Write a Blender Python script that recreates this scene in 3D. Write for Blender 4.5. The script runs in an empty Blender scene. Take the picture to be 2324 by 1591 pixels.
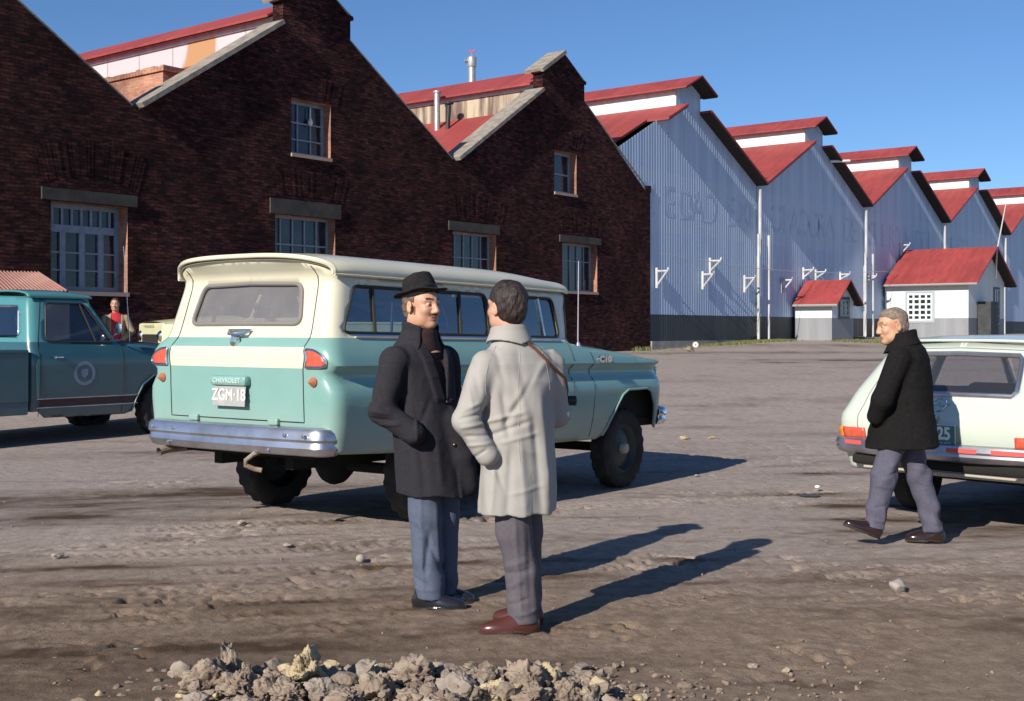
import bpy, bmesh, math, random
import numpy as np
from mathutils import Vector, Matrix
from mathutils.geometry import delaunay_2d_cdt
random.seed(7); RNG = np.random.default_rng(7)
D2R = math.pi/180
C = bpy.context.scene.collection
SC = bpy.context.scene
# ---------------------------------------------------------------- picture geometry (measured from the photograph)
F, CX, HY, HC = 2790.0, 1162.0, 750.0, 1.5
def P(x, y, Y): return ((x-CX)/F*Y, Y, HC+(HY-y)/F*Y)
AF = math.atan(2192/F); KF = 92600.0; FD = np.array([math.sin(AF), math.cos(AF), 0]); FN = np.array([math.cos(AF), -math.sin(AF), 0])
P0 = np.array([(1476-CX)/F*49.3, 49.3, 0])
def fac(x, y):                       # a point of the factory front line: (distance along it, height)
    Y = KF/(3354-x); return ((Y-49.3)/math.cos(AF), HC+(HY-y)*Y/F)
def FW(t, z, d=0.0):
    p = P0+FD*t+FN*d; return (p[0], p[1], z)
# ---------------------------------------------------------------- objects
def link(o, parent=None):
    C.objects.link(o)
    if parent is not None: o.parent = parent
    return o
def tag(o, label=None, cat=None, group=None, kind=None):
    if label: o['label'] = label
    if cat: o['category'] = cat
    if group: o['group'] = group
    if kind: o['kind'] = kind
    return o
def thing(name, label, cat, loc=(0, 0, 0), rz=0.0, group=None, rot=None):
    o = bpy.data.objects.new(name, None); o.empty_display_size = .2
    link(o); o.location = loc; o.rotation_euler = rot if rot else (0, 0, rz)
    return tag(o, label, cat, group)
def mesh(name, v, f, mats, parent=None, smooth=True, midx=None, sharp=None):
    me = bpy.data.meshes.new(name)
    v = np.asarray(v, dtype=float)
    me.from_pydata(v.tolist(), [], [tuple(int(i) for i in q) for q in f])
    if not isinstance(mats, (list, tuple)): mats = [mats]
    for m in mats: me.materials.append(m)
    if midx is not None: me.polygons.foreach_set('material_index', np.asarray(midx, dtype=np.int32))
    me.polygons.foreach_set('use_smooth', [bool(smooth)]*len(me.polygons))
    if smooth and sharp: me.set_sharp_from_angle(angle=sharp*D2R)
    me.update()
    return link(bpy.data.objects.new(name, me), parent)
class MB:                             # collects shapes for one mesh
    def __init__(s): s.v = []; s.f = []; s.m = []
    def add(s, v, f, m=0):
        n = len(s.v); s.v += [tuple(map(float, p)) for p in v]; s.f += [tuple(i+n for i in q) for q in f]; s.m += [m]*len(f)
    def box(s, c, size, R=None, m=0, bev=0):
        x, y, z = [k/2 for k in size]
        if bev:
            b = min(bev, x*.9, y*.9, z*.9); bm = bmesh.new(); bmesh.ops.create_cube(bm, size=1)
            for q in bm.verts: q.co = Vector((q.co.x*2*x, q.co.y*2*y, q.co.z*2*z))
            bmesh.ops.bevel(bm, geom=bm.edges[:], offset=b, segments=2, affect='EDGES', profile=.5)
            bm.verts.index_update(); v = [q.co.copy() for q in bm.verts]; f = [[q.index for q in p.verts] for p in bm.faces]; bm.free()
        else:
            v = [Vector((i*x, j*y, k*z)) for k in (-1, 1) for j in (-1, 1) for i in (-1, 1)]
            f = [(0, 2, 3, 1), (4, 5, 7, 6), (0, 1, 5, 4), (2, 6, 7, 3), (0, 4, 6, 2), (1, 3, 7, 5)]
        if R is not None: v = [R@q for q in v]
        s.add([(q[0]+c[0], q[1]+c[1], q[2]+c[2]) for q in v], f, m)
    def quad(s, a, b, c, d, m=0): s.add([a, b, c, d], [(0, 1, 2, 3)], m)
    def tube(s, pts, r, n=8, m=0, closed=False, caps=True):
        pts = [Vector(p) for p in pts]; k = len(pts); rs = r if isinstance(r, (list, tuple)) else [r]*k
        up = Vector((0, 0, 1)); v = []; f = []; prev = None
        for i, p in enumerate(pts):
            a = pts[(i-1) % k] if (closed or i > 0) else p; b = pts[(i+1) % k] if (closed or i < k-1) else p
            t = (b-a).normalized() if (b-a).length > 1e-9 else Vector((0, 0, 1))
            if prev is None:
                q = up if abs(t.z) < .95 else Vector((1, 0, 0)); nx = t.cross(q).normalized()
            else:
                nx = (prev-t*prev.dot(t)); nx = nx.normalized() if nx.length > 1e-6 else t.orthogonal().normalized()
            prev = nx; ny = t.cross(nx)
            for j in range(n):
                an = 2*math.pi*j/n; v.append(p+nx*math.cos(an)*rs[i]+ny*math.sin(an)*rs[i])
        for i in range(k if closed else k-1):
            for j in range(n):
                a, b = i*n+j, i*n+(j+1) % n; c, d = ((i+1) % k)*n+(j+1) % n, ((i+1) % k)*n+j
                f.append((a, b, c, d))
        if caps and not closed: f.append(tuple(range(n-1, -1, -1))); f.append(tuple((k-1)*n+j for j in range(n)))
        s.add(v, f, m)
    def lathe(s, prof, n=32, axis='y', c=(0, 0, 0), m=0, rfun=None):
        v = []; f = []
        for i in range(n):
            an = 2*math.pi*i/n
            for k, (r, h) in enumerate(prof):
                if rfun: r = rfun(r, h, i)
                a, b = r*math.cos(an), r*math.sin(an)
                q = {'y': (a, h, b), 'z': (a, b, h), 'x': (h, a, b)}[axis]; v.append((q[0]+c[0], q[1]+c[1], q[2]+c[2]))
        k = len(prof)
        for i in range(n):
            for j in range(k-1): f.append((i*k+j, ((i+1) % n)*k+j, ((i+1) % n)*k+j+1, i*k+j+1))
        s.add(v, f, m)
    def prism(s, poly, frame, d0, d1, m=0):   # poly of (a,b) -> frame(a,b,d)
        n = len(poly); v = [frame(a, b, d0) for a, b in poly]+[frame(a, b, d1) for a, b in poly]
        f = [tuple(range(n)), tuple(range(2*n-1, n-1, -1))]+[(i, i+n, (i+1) % n+n, (i+1) % n) for i in range(n)]
        s.add(v, f, m)
    def build(s, name, mats, parent=None, smooth=False, sharp=35):
        o = mesh(name, s.v, s.f, mats, parent, smooth, s.m, sharp)
        bm = bmesh.new(); bm.from_mesh(o.data); bmesh.ops.recalc_face_normals(bm, faces=bm.faces[:]); bm.to_mesh(o.data); bm.free()
        return o
def text(name, s, size, M4, mat, parent=None, ext=.003, sx=1.0, align='CENTER', bold=0.0):
    cu = bpy.data.curves.new('t', 'FONT'); cu.body = s; cu.size = size; cu.extrude = ext; cu.align_x = align; cu.align_y = 'CENTER'; cu.offset = bold
    to = bpy.data.objects.new('t', cu); C.objects.link(to)
    me = bpy.data.meshes.new_from_object(to.evaluated_get(bpy.context.evaluated_depsgraph_get()))
    bpy.data.objects.remove(to); me.name = name
    me.transform(Matrix.Diagonal((sx, 1, 1, 1))); me.transform(M4); me.materials.clear(); me.materials.append(mat)
    return link(bpy.data.objects.new(name, me), parent)
def frame4(o, ex, ey, ez):
    M = Matrix.Identity(4)
    for i, e in enumerate((ex, ey, ez)):
        for k in range(3): M[k][i] = e[k]
    for k in range(3): M[k][3] = o[k]
    return M
# ---------------------------------------------------------------- 2-D sheets with holes, mapped on a surface
def inpoly(pts, poly):
    x, y = pts[:, 0], pts[:, 1]; r = np.zeros(len(pts), bool); n = len(poly)
    for i in range(n):
        x0, y0 = poly[i-1]; x1, y1 = poly[i]
        if y0 == y1: continue
        c = ((y0 > y) != (y1 > y)) & (x < (x1-x0)*(y-y0)/(y1-y0)+x0); r ^= c
    return r
def resample(poly, step, closed=True):
    out = []; n = len(poly)
    for i in range(n if closed else n-1):
        a, b = np.array(poly[i], float), np.array(poly[(i+1) % n], float); k = max(1, int(math.ceil(np.linalg.norm(b-a)/step)))
        for j in range(k): out.append(tuple(a+(b-a)*j/k))
    if not closed: out.append(tuple(poly[-1]))
    return out
def rrect(x0, x1, y0, y1, r, n=5):
    out = []
    for cx, cy, a0 in ((x1-r, y0+r, -90), (x1-r, y1-r, 0), (x0+r, y1-r, 90), (x0+r, y0+r, 180)):
        for i in range(n+1):
            a = (a0+90*i/n)*D2R; out.append((cx+r*math.cos(a), cy+r*math.sin(a)))
    return out
def rpoly(poly, r, n=4):              # round the corners of a polygon
    out = []; k = len(poly)
    for i in range(k):
        p = np.array(poly[i], float); a = np.array(poly[i-1], float)-p; b = np.array(poly[(i+1) % k], float)-p
        ra = min(r, np.linalg.norm(a)*.45, np.linalg.norm(b)*.45); A = p+a/np.linalg.norm(a)*ra; B = p+b/np.linalg.norm(b)*ra
        for j in range(n+1):
            t = j/n; out.append(tuple((1-t)**2*A+2*t*(1-t)*p+t*t*B))
    return out
def sheet(outer, holes=(), lines=(), step=.05, ystep=None):
    ys = ystep or step; V = []; E = []
    def addp(pl, closed):
        n0 = len(V); V.extend(pl); m = len(pl)
        for i in range(m if closed else m-1): E.append((n0+i, n0+(i+1) % m))
    O = resample(outer, step); H = [resample(h, step*.6) for h in holes]
    addp(O, True)
    for h in H: addp(h, True)
    for l in lines: addp(resample(l, step, False), False)
    B = np.array(V); lo = B.min(0); hi = B.max(0)
    gx, gy = np.meshgrid(np.arange(lo[0]+step/2, hi[0], step), np.arange(lo[1]+ys/2, hi[1], ys)); G = np.stack([gx.ravel(), gy.ravel()], 1)
    ok = inpoly(G, O)
    for h in H: ok &= ~inpoly(G, h)
    G = G[ok]
    if len(G):
        dm = np.full(len(G), 9e9)
        for i in range(0, len(B), 200):
            d = (((G[:, None, :]-B[None, i:i+200, :])/np.array([step, ys]))**2).sum(2).min(1); dm = np.minimum(dm, d)
        G = G[dm > .2]
    V2 = [Vector(p) for p in V]+[Vector(p) for p in G]
    r = delaunay_2d_cdt(V2, E, [], 0, 1e-5)
    v = np.array([tuple(p) for p in r[0]]); f = np.array([t for t in r[2] if len(t) == 3])
    c = v[f].mean(1); ok = inpoly(c, O)
    for h in H: ok &= ~inpoly(c, h)
    return v, f[ok], c[ok]
def smooth_fn(pts, k=.03):
    xs = [p[0] for p in pts]; ys = [p[1] for p in pts]; X = np.linspace(xs[0], xs[-1], 1200); Y = np.interp(X, xs, ys); n = int(k/(X[1]-X[0]))
    if n > 0:
        ker = np.hanning(2*n+3); ker /= ker.sum(); Yp = np.concatenate([2*Y[0]-Y[n+1:0:-1], Y, 2*Y[-1]-Y[-2:-n-3:-1]]); Y = np.convolve(Yp, ker, 'valid')
    return lambda q: np.interp(q, X, Y)
def sstep(a, b, x):
    t = np.clip((np.asarray(x, float)-a)/(b-a), 0, 1); return t*t*(3-2*t)
# ---------------------------------------------------------------- noise and signed-distance shapes
def _h(i, j, k, s):
    n = (i*374761393+j*668265263+k*2147483647+s*1274126177) & 0xffffffff
    n = ((n ^ (n >> 13))*1274126177) & 0xffffffff; n = ((n ^ (n >> 16))*668265263) & 0xffffffff
    return ((n ^ (n >> 15)) & 0xffff)/65535.0
def noise(p, s=0):
    p = np.asarray(p, float); i = np.floor(p).astype(np.int64); f = p-i; u = f*f*f*(f*(f*6-15)+10); r = 0
    for dx in (0, 1):
        for dy in (0, 1):
            for dz in (0, 1):
                w = (u[..., 0] if dx else 1-u[..., 0])*(u[..., 1] if dy else 1-u[..., 1])*(u[..., 2] if dz else 1-u[..., 2])
                r = r+w*_h(i[..., 0]+dx, i[..., 1]+dy, i[..., 2]+dz, s)
    return r*2-1
def fbm(p, o=4, s=0, g=.5):
    r = 0; a = 1.0; p = np.asarray(p, float)
    for i in range(o): r = r+a*noise(p*(2.03**i)+i*17.3, s+i); a *= g
    return r
def cap(p, a, b, ra, rb=None):
    a = np.array(a, float); b = np.array(b, float); rb = ra if rb is None else rb; ab = b-a
    t = np.clip(((p-a)@ab)/(ab@ab), 0, 1); return np.linalg.norm(p-a-t[..., None]*ab, axis=-1)-(ra+(rb-ra)*t)
def ell(p, c, r, ex=None, ey=None):
    q = p-np.array(c, float)
    if ex is not None:
        ex = np.array(ex, float); ey = np.array(ey, float); ez = np.cross(ex, ey); q = np.stack([q@ex, q@ey, q@ez], -1)
    r = np.array(r, float); k = np.linalg.norm(q/r, axis=-1); return (k-1)*r.min()*.6+.4*(k-1)*k/np.maximum(np.linalg.norm(q/(r*r), axis=-1), 1e-9)
def smin(a, b, k):
    h = np.clip(.5+.5*(b-a)/k, 0, 1); return b+(a-b)*h-k*h*(1-h)
def smax(a, b, k): return -smin(-a, -b, k)
def nets(f, lo, hi, h):
    lo = np.array(lo, float); n = np.ceil((np.array(hi)-lo)/h).astype(int)+1
    ax = [lo[i]+h*np.arange(n[i]) for i in range(3)]; V = np.empty(n)
    for i in range(0, n[0], 24):
        g = np.stack(np.meshgrid(ax[0][i:i+24], ax[1], ax[2], indexing='ij'), -1); V[i:i+24] = f(g)
    S = V < 0; nx, ny, nz = n-1
    acc = np.zeros((nx, ny, nz, 3)); cnt = np.zeros((nx, ny, nz))
    cn = [(a, b, c) for a in (0, 1) for b in (0, 1) for c in (0, 1)]
    def sl(A, o): return A[o[0]:o[0]+nx, o[1]:o[1]+ny, o[2]:o[2]+nz]
    for a in range(8):
        for b in range(a+1, 8):
            d = [cn[b][k]-cn[a][k] for k in range(3)]
            if sum(map(abs, d)) != 1: continue
            va, vb = sl(V, cn[a]), sl(V, cn[b]); m = (va < 0) != (vb < 0)
            t = np.where(m, va/np.where(m, va-vb, 1), 0)
            for k in range(3): acc[..., k] += np.where(m, cn[a][k]+t*d[k], 0)
            cnt += m
    act = cnt > 0; idx = -np.ones((nx, ny, nz), int); idx[act] = np.arange(act.sum())
    base = np.stack(np.nonzero(act), -1); verts = lo+h*(base+acc[act]/cnt[act][:, None]); faces = []
    for k in range(3):
        o1, o2 = [(1, 2), (2, 0), (0, 1)][k]
        sa = [slice(None)]*3; sb = [slice(None)]*3; sa[k] = slice(0, -1); sb[k] = slice(1, None)
        A, B = S[tuple(sa)], S[tuple(sb)]; q = np.stack(np.nonzero(A != B), -1)
        ok = (q[:, o1] > 0) & (q[:, o2] > 0) & (q[:, o1] < n[o1]-1) & (q[:, o2] < n[o2]-1); q = q[ok]; fl = A[q[:, 0], q[:, 1], q[:, 2]]
        e1 = np.zeros(3, int); e1[o1] = 1; e2 = np.zeros(3, int); e2[o2] = 1
        g = [idx[tuple((q-a).T)] for a in (e1+e2, e2, 0*e1, e1)]; Q = np.stack(g, -1)
        faces.append(np.where(fl[:, None], Q, Q[:, ::-1]))
    return verts, np.concatenate(faces)
# ---------------------------------------------------------------- materials
def nd(nt, t, **kw):
    n = nt.nodes.new(t)
    for k, v in kw.items(): setattr(n, k, v)
    return n
def col(c): return (c[0], c[1], c[2], 1)
def new_mat(name):
    m = bpy.data.materials.new(name); m.use_nodes = True; nt = m.node_tree; return m, nt, nt.nodes['Principled BSDF']
def ramp(nt, a, b, ca, cb):
    r = nd(nt, 'ShaderNodeValToRGB'); r.color_ramp.elements[0].position = a; r.color_ramp.elements[1].position = b
    r.color_ramp.elements[0].color = col(ca); r.color_ramp.elements[1].color = col(cb); return r
def M(name, c, rough=.5, metal=0, c2=None, vs=3.0, vr=(.35, .7), stretch=None, bump=None, coat=0, spec=None, dust=None, det=6, wr=None):
    m, nt, b = new_mat(name); b.inputs['Roughness'].default_value = rough; b.inputs['Metallic'].default_value = metal; b.inputs['Base Color'].default_value = col(c)
    if spec is not None: b.inputs['Specular IOR Level'].default_value = spec
    if coat: b.inputs['Coat Weight'].default_value = coat; b.inputs['Coat Roughness'].default_value = .08
    tc = nd(nt, 'ShaderNodeTexCoord'); src = tc.outputs['Object']
    if stretch:
        mp = nd(nt, 'ShaderNodeMapping'); mp.inputs['Scale'].default_value = stretch; nt.links.new(src, mp.inputs[0]); src = mp.outputs[0]
    if c2 is not None:
        n = nd(nt, 'ShaderNodeTexNoise'); n.inputs['Scale'].default_value = vs; n.inputs['Detail'].default_value = det; nt.links.new(src, n.inputs[0])
        r = ramp(nt, vr[0], vr[1], c, c2); nt.links.new(n.outputs[0], r.inputs[0]); nt.links.new(r.outputs[0], b.inputs['Base Color'])
    if bump:
        n2 = nd(nt, 'ShaderNodeTexNoise'); n2.inputs['Scale'].default_value = bump[0]; n2.inputs['Detail'].default_value = 5; nt.links.new(src, n2.inputs[0])
        bp = nd(nt, 'ShaderNodeBump'); bp.inputs['Strength'].default_value = bump[1]; bp.inputs['Distance'].default_value = bump[2]
        nt.links.new(n2.outputs[0], bp.inputs['Height']); nt.links.new(bp.outputs[0], b.inputs['Normal'])
        if wr:   # creases of the cloth (scale, depth, vertical stretch)
            mp = nd(nt, 'ShaderNodeMapping'); mp.inputs['Scale'].default_value = (wr[0], wr[0], wr[0]*wr[2]); mp.inputs['Rotation'].default_value = (.25, .3, .2); nt.links.new(tc.outputs['Object'], mp.inputs[0]); bl = None
            for sc_, dp in ((1, 1),):
                nz = nd(nt, 'ShaderNodeTexNoise', noise_type='RIDGED_MULTIFRACTAL'); nz.inputs['Scale'].default_value = sc_; nz.inputs['Detail'].default_value = 1.2; nz.inputs['Distortion'].default_value = .8; nt.links.new(mp.outputs[0], nz.inputs[0])
                b2 = nd(nt, 'ShaderNodeBump'); b2.inputs['Strength'].default_value = .8; b2.inputs['Distance'].default_value = wr[1]*dp; nt.links.new(nz.outputs[0], b2.inputs['Height'])
                if bl: nt.links.new(bl.outputs[0], b2.inputs['Normal'])
                bl = b2
            nt.links.new(bl.outputs[0], bp.inputs['Normal'])
    if dust:   # dusty lower body: worn film of soil that grows towards the bottom edge (colour, z0, z1, amount)
        sp = nd(nt, 'ShaderNodeSeparateXYZ'); nt.links.new(tc.outputs['Object'], sp.inputs[0])
        mr = nd(nt, 'ShaderNodeMapRange'); mr.inputs[1].default_value = dust[2]; mr.inputs[2].default_value = dust[1]; nt.links.new(sp.outputs[2], mr.inputs[0])
        n3 = nd(nt, 'ShaderNodeTexNoise'); n3.inputs['Scale'].default_value = 5; n3.inputs['Detail'].default_value = 8; nt.links.new(tc.outputs['Object'], n3.inputs[0])
        mu = nd(nt, 'ShaderNodeMath', operation='MULTIPLY'); nt.links.new(mr.outputs[0], mu.inputs[0]); nt.links.new(n3.outputs[0], mu.inputs[1])
        m2 = nd(nt, 'ShaderNodeMath', operation='MULTIPLY_ADD', use_clamp=True); m2.inputs[1].default_value = dust[3]; m2.inputs[2].default_value = .03; nt.links.new(mu.outputs[0], m2.inputs[0])
        mx = nd(nt, 'ShaderNodeMix', data_type='RGBA'); nt.links.new(m2.outputs[0], mx.inputs[0]); mx.inputs[7].default_value = col(dust[0])
        if b.inputs['Base Color'].is_linked: nt.links.new(b.inputs['Base Color'].links[0].from_socket, mx.inputs[6])
        else: mx.inputs[6].default_value = col(c)
        nt.links.new(mx.outputs[2], b.inputs['Base Color'])
        ra = nd(nt, 'ShaderNodeMath', operation='MULTIPLY_ADD', use_clamp=True); ra.inputs[1].default_value = .6; ra.inputs[2].default_value = rough; nt.links.new(m2.outputs[0], ra.inputs[0]); nt.links.new(ra.outputs[0], b.inputs['Roughness'])
    return m
def glass(name, tint=(.55, .6, .62), dust=0.0, dcol=(.42, .39, .36)):
    m, nt, b = new_mat(name); nt.nodes.remove(b); out = nt.nodes['Material Output']
    tr = nd(nt, 'ShaderNodeBsdfTransparent'); tr.inputs[0].default_value = col(tint); gl = nd(nt, 'ShaderNodeBsdfGlossy'); gl.inputs['Roughness'].default_value = .03; gl.inputs[0].default_value = (.95, .97, 1, 1)
    fr = nd(nt, 'ShaderNodeFresnel'); ge = nd(nt, 'ShaderNodeNewGeometry'); mi = nd(nt, 'ShaderNodeMapRange'); mi.inputs[3].default_value = 1.52; mi.inputs[4].default_value = 1/1.52; nt.links.new(ge.outputs['Backfacing'], mi.inputs[0]); nt.links.new(mi.outputs[0], fr.inputs[0]); mx = nd(nt, 'ShaderNodeMixShader')
    ad = nd(nt, 'ShaderNodeMath', operation='MULTIPLY_ADD', use_clamp=True); ad.inputs[1].default_value = 1.5; ad.inputs[2].default_value = .07; nt.links.new(fr.outputs[0], ad.inputs[0])
    nt.links.new(ad.outputs[0], mx.inputs[0]); nt.links.new(tr.outputs[0], mx.inputs[1]); nt.links.new(gl.outputs[0], mx.inputs[2]); last = mx
    if dust:
        df = nd(nt, 'ShaderNodeBsdfDiffuse'); df.inputs[0].default_value = col(dcol); m2 = nd(nt, 'ShaderNodeMixShader')
        tc = nd(nt, 'ShaderNodeTexCoord'); n = nd(nt, 'ShaderNodeTexNoise'); n.inputs['Scale'].default_value = 6; n.inputs['Detail'].default_value = 8; nt.links.new(tc.outputs['Object'], n.inputs[0])
        ml = nd(nt, 'ShaderNodeMath', operation='MULTIPLY'); ml.inputs[1].default_value = dust*.5; nt.links.new(n.outputs[0], ml.inputs[0]); ml.operation = 'MULTIPLY_ADD'; ml.inputs[2].default_value = dust*.75; nt.links.new(ml.outputs[0], m2.inputs[0])
        nt.links.new(mx.outputs[0], m2.inputs[1]); nt.links.new(df.outputs[0], m2.inputs[2]); last = m2
    nt.links.new(last.outputs[0], out.inputs[0]); return m
# ---------------------------------------------------------------- camera, sky, sun
cam = bpy.data.cameras.new('camera'); co = bpy.data.objects.new('camera', cam); C.objects.link(co)
cam.sensor_width = 36; cam.lens = 36*F/2324; cam.shift_y = -(795.5-HY)/2324; cam.clip_end = 6000; cam.clip_start = .05
co.location = (0, 0, HC); co.rotation_euler = (math.pi/2, 0, 0); SC.camera = co
SUN_AZ, SUN_EL = 34.1*D2R, 28.2*D2R    # the light travels towards azimuth SUN_AZ (from +Y to +X)
w = bpy.data.worlds.new('World'); SC.world = w; w.use_nodes = True; nt = w.node_tree
sky = nd(nt, 'ShaderNodeTexSky', sky_type='NISHITA', sun_disc=False); sky.sun_elevation = SUN_EL; sky.sun_rotation = math.pi+SUN_AZ
sky.altitude = 0; sky.air_density = .85; sky.dust_density = .1; sky.ozone_density = 7.5
bg = nt.nodes['Background']; nt.links.new(sky.outputs[0], bg.inputs[0]); bg.inputs[1].default_value = .094
sun = bpy.data.lights.new('sun', 'SUN'); so = bpy.data.objects.new('sun', sun); C.objects.link(so); sun.energy = 5.0; sun.angle = .5*D2R; sun.color = (1, .93, .82)
Ldir = Vector((math.sin(SUN_AZ)*math.cos(SUN_EL), math.cos(SUN_AZ)*math.cos(SUN_EL), -math.sin(SUN_EL)))
so.rotation_euler = Ldir.to_track_quat('-Z', 'Y').to_euler(); so.location = (-20, -30, 30)
vs = SC.view_settings; vs.view_transform = 'Standard'; vs.look = 'None'; vs.exposure = .28; vs.gamma = 1; vs.use_curve_mapping = False
SC.cycles.max_bounces = 8; SC.cycles.transparent_max_bounces = 12
# ================================================================= GROUND
TZ = smooth_fn([(-80, 0), (9, 0), (13, 0), (18, .09), (25, .40), (36, .6), (50, .72), (60, .93), (70, 1.08), (90, 1.25), (130, 1.4), (600, 3)], 1.2)
def along(X, Y): return (X-P0[0])*FD[0]+(Y-P0[1])*FD[1], (X-P0[0])*FN[0]+(Y-P0[1])*FN[1]
def terrain(X, Y):
    X = np.asarray(X, float); Y = np.asarray(Y, float); z = TZ(Y)
    t, d = along(X, Y)
    zf = np.interp(t, [-60, -12, 0, 8, 22, 50, 90], [.5, .62, .71, .98, 1.12, 1.26, 1.34])
    k = sstep(9, 1.0, d)*sstep(-40, -20, t); z = z*(1-k)+zf*k
    z = z-.045*np.exp(-((X-4.2)**2+(Y-10.6)**2)/3.5)+.045*np.exp(-((X+.3)**2+(Y-4.95)**2*9)/.7)
    z = z+.045*np.exp(-((X+1.3)**2+(Y-9.9)**2)/3.0)
    return z
def axis(a, b, st, lo, hi, g):
    m = list(np.arange(a, b, st)); s = st; x = m[-1]; R = []
    while x < hi: s *= g; x += s; R.append(x)
    s = st; x = m[0]; L = []
    while x > lo: s *= g; x -= s; L.append(x)
    return np.array(L[::-1]+m+R)
gx = axis(-3.3, 4.3, .018, -900, 900, 1.055); gy = axis(4.45, 12.2, .02, -150, 1600, 1.035)
X, Y = np.meshgrid(gx, gy); Z = terrain(X, Y)
def n2(x, y, s): return noise(np.stack([x, y, 0*x+s*3.7], -1), s)
def ddist(x, y, x0, y0, ang, L, Wd):     # elongated blob 0..1
    c, s_ = math.cos(ang), math.sin(ang); a = (x-x0)*c+(y-y0)*s_; b = -(x-x0)*s_+(y-y0)*c
    return np.exp(-(a/L)**2-(b/Wd)**2)
near = sstep(20, 11, np.hypot(X, Y)); fine = near*sstep(.13, .05, np.gradient(gx)[None, :]+0*Y)
wob = n2(X*.5, Y*.5, 3)*.5
big = .030*n2(X*.6, Y*.6, 1)+.012*n2(X*1.7, Y*1.7, 2)
rough_zone = sstep(-.3, .35, n2(X*.45+5, Y*.9, 8)+.55*ddist(X, Y, -1.6, 6.8, .3, 3.0, 1.2)+.35*sstep(7.2, 5.4, Y)-.4*ddist(X, Y, 3, 9.5, 0, 4.0, 2.5))
med = .004*n2(X*4, Y*4, 4)+.005*n2(X*11, Y*11, 5)*sstep(-.2, .4, n2(X*.8, Y*.8, 31))
clus = sstep(-.1, .45, n2(X*2.1, Y*2.6, 35)); lump = (np.maximum(0, n2(X*17, Y*17, 11)-.34)*.05*clus+np.maximum(0, n2(X*33, Y*33, 12)-.30)*.034*(.35+.65*clus))*(.2+.8*rough_zone)
pit = -np.maximum(0, n2(X*15+9, Y*15, 13)-.44)*.11*rough_zone*clus
fin = (.0040*n2(X*30, Y*30, 6)+.0030*n2(X*50, Y*50, 7))*(.35+.65*rough_zone)
tracks = 0*X
for (x0, y0, ang, L, wd) in [(-2.6, 7.55, .16, 2.4, .11), (-2.2, 8.25, .2, 2.2, .1), (-2.4, 6.7, .12, 1.7, .1), (-1.0, 6.5, .3, 1.2, .09), (-.7, 7.3, .35, 1.4, .09), (1.6, 10.9, .5, 2.5, .12), (2.0, 7.4, .55, 2.0, .1), (-2.9, 9.1, .22, 2.0, .12)]:
    c, s_ = math.cos(ang), math.sin(ang); a = (X-x0)*c+(Y-y0)*s_; b = -(X-x0)*s_+(Y-y0)*c+.05*np.sin(a*1.3)
    e = np.exp(-(a/L)**4)*np.exp(-(b/wd)**4); tracks += e*(-.013+.010*np.sign(np.sin(a*2*math.pi/.085+np.sign(b)*1.0+2*n2(X*3, Y*3, 44)))*(np.abs(b) < wd*.85))
    tracks += np.exp(-(a/L)**4)*np.exp(-((np.abs(b)-wd*1.35)/(wd*.35))**2)*.014
tracks = tracks*sstep(-.25, .3, n2(X*1.3, Y*1.3, 33)); Z = Z+near*big*.6+near*(med*.55+.5*tracks)+fine*(lump*.6+pit+fin)
gv = np.stack([X.ravel(), Y.ravel(), Z.ravel()], 1); nx_, ny_ = len(gx), len(gy)
ii = (np.arange(ny_-1)[:, None]*nx_+np.arange(nx_-1)[None, :]).ravel()
gf = np.stack([ii, ii+1, ii+1+nx_, ii+nx_], 1)
gm = bpy.data.meshes.new('ground'); gm.vertices.add(len(gv)); gm.vertices.foreach_set('co', gv.ravel()); gm.loops.add(gf.size); gm.loops.foreach_set('vertex_index', gf.ravel().astype(np.int32))
gm.polygons.add(len(gf)); gm.polygons.foreach_set('loop_start', np.arange(0, gf.size, 4, dtype=np.int32)); gm.polygons.foreach_set('use_smooth', np.ones(len(gf), bool)); gm.update(calc_edges=True)
# damp, darker soil: places with a shape of their own
wet = 0*X
def blob(px, py, lx, ly, ang=0.0, amt=1.0):
    global wet
    Yd = F*HC/(py-HY) if py > 800 else 40; x0 = (px-CX)/F*Yd
    wet = wet+amt*ddist(X, Y, x0, Yd, ang, lx, ly)
blob(180, 1140, 2.3, .55, .12, 1.1); blob(520, 1115, 1.5, .35, .2, .7); blob(60, 1190, 1.5, .3, .1, .9); blob(330, 1165, 1.2, .16, .2, .8)
blob(620, 1250, .5, .10, .2, .5); blob(900, 1300, .7, .14, .2, .35); blob(150, 1330, .4, .12, .1, .6); blob(120, 1540, 1.0, .5, .1, .9); blob(700, 1480, .8, .25, .1, .5); blob(350, 1380, .9, .12, .15, .45); blob(250, 1290, 1.1, .12, .15, .6); blob(750, 1180, 1.0, .12, .2, .5); blob(330, 1470, .5, .15, .1, .4)
blob(1850, 1075, .6, .16, .1, .8); blob(1840, 1118, .35, .14, .0, 1.0); blob(1960, 1140, .5, .22, .2, .7); blob(2060, 1170, .8, .2, .1, .9); blob(2230, 1195, 1.2, .25, .1, .9)
blob(1580, 950, .9, .22, .1, .6); blob(1600, 985, .8, .2, .1, .55); blob(2060, 1330, .5, .1, 0, .3); blob(1350, 1500, .6, .1, 0, .3)
for (x0, y0, L, Wd, a_, am) in [(10.3, 37, 3.2, .9, .05, 1.1), (7.6, 35, 2.0, .5, .1, .7), (12, 31, 2, .4, .1, .5), (9, 45, 6, 1.2, .15, .8), (14, 52, 6, 1.2, .2, .6), (3, 26, 2, .5, .1, .5), (6, 22, 2.2, .4, .1, .4), (-4, 14.5, 3, .5, .1, .4), (5, 17, 1.6, .3, .1, .5)]:
    wet = wet+am*ddist(X, Y, x0, y0, a_, L, Wd)
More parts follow.
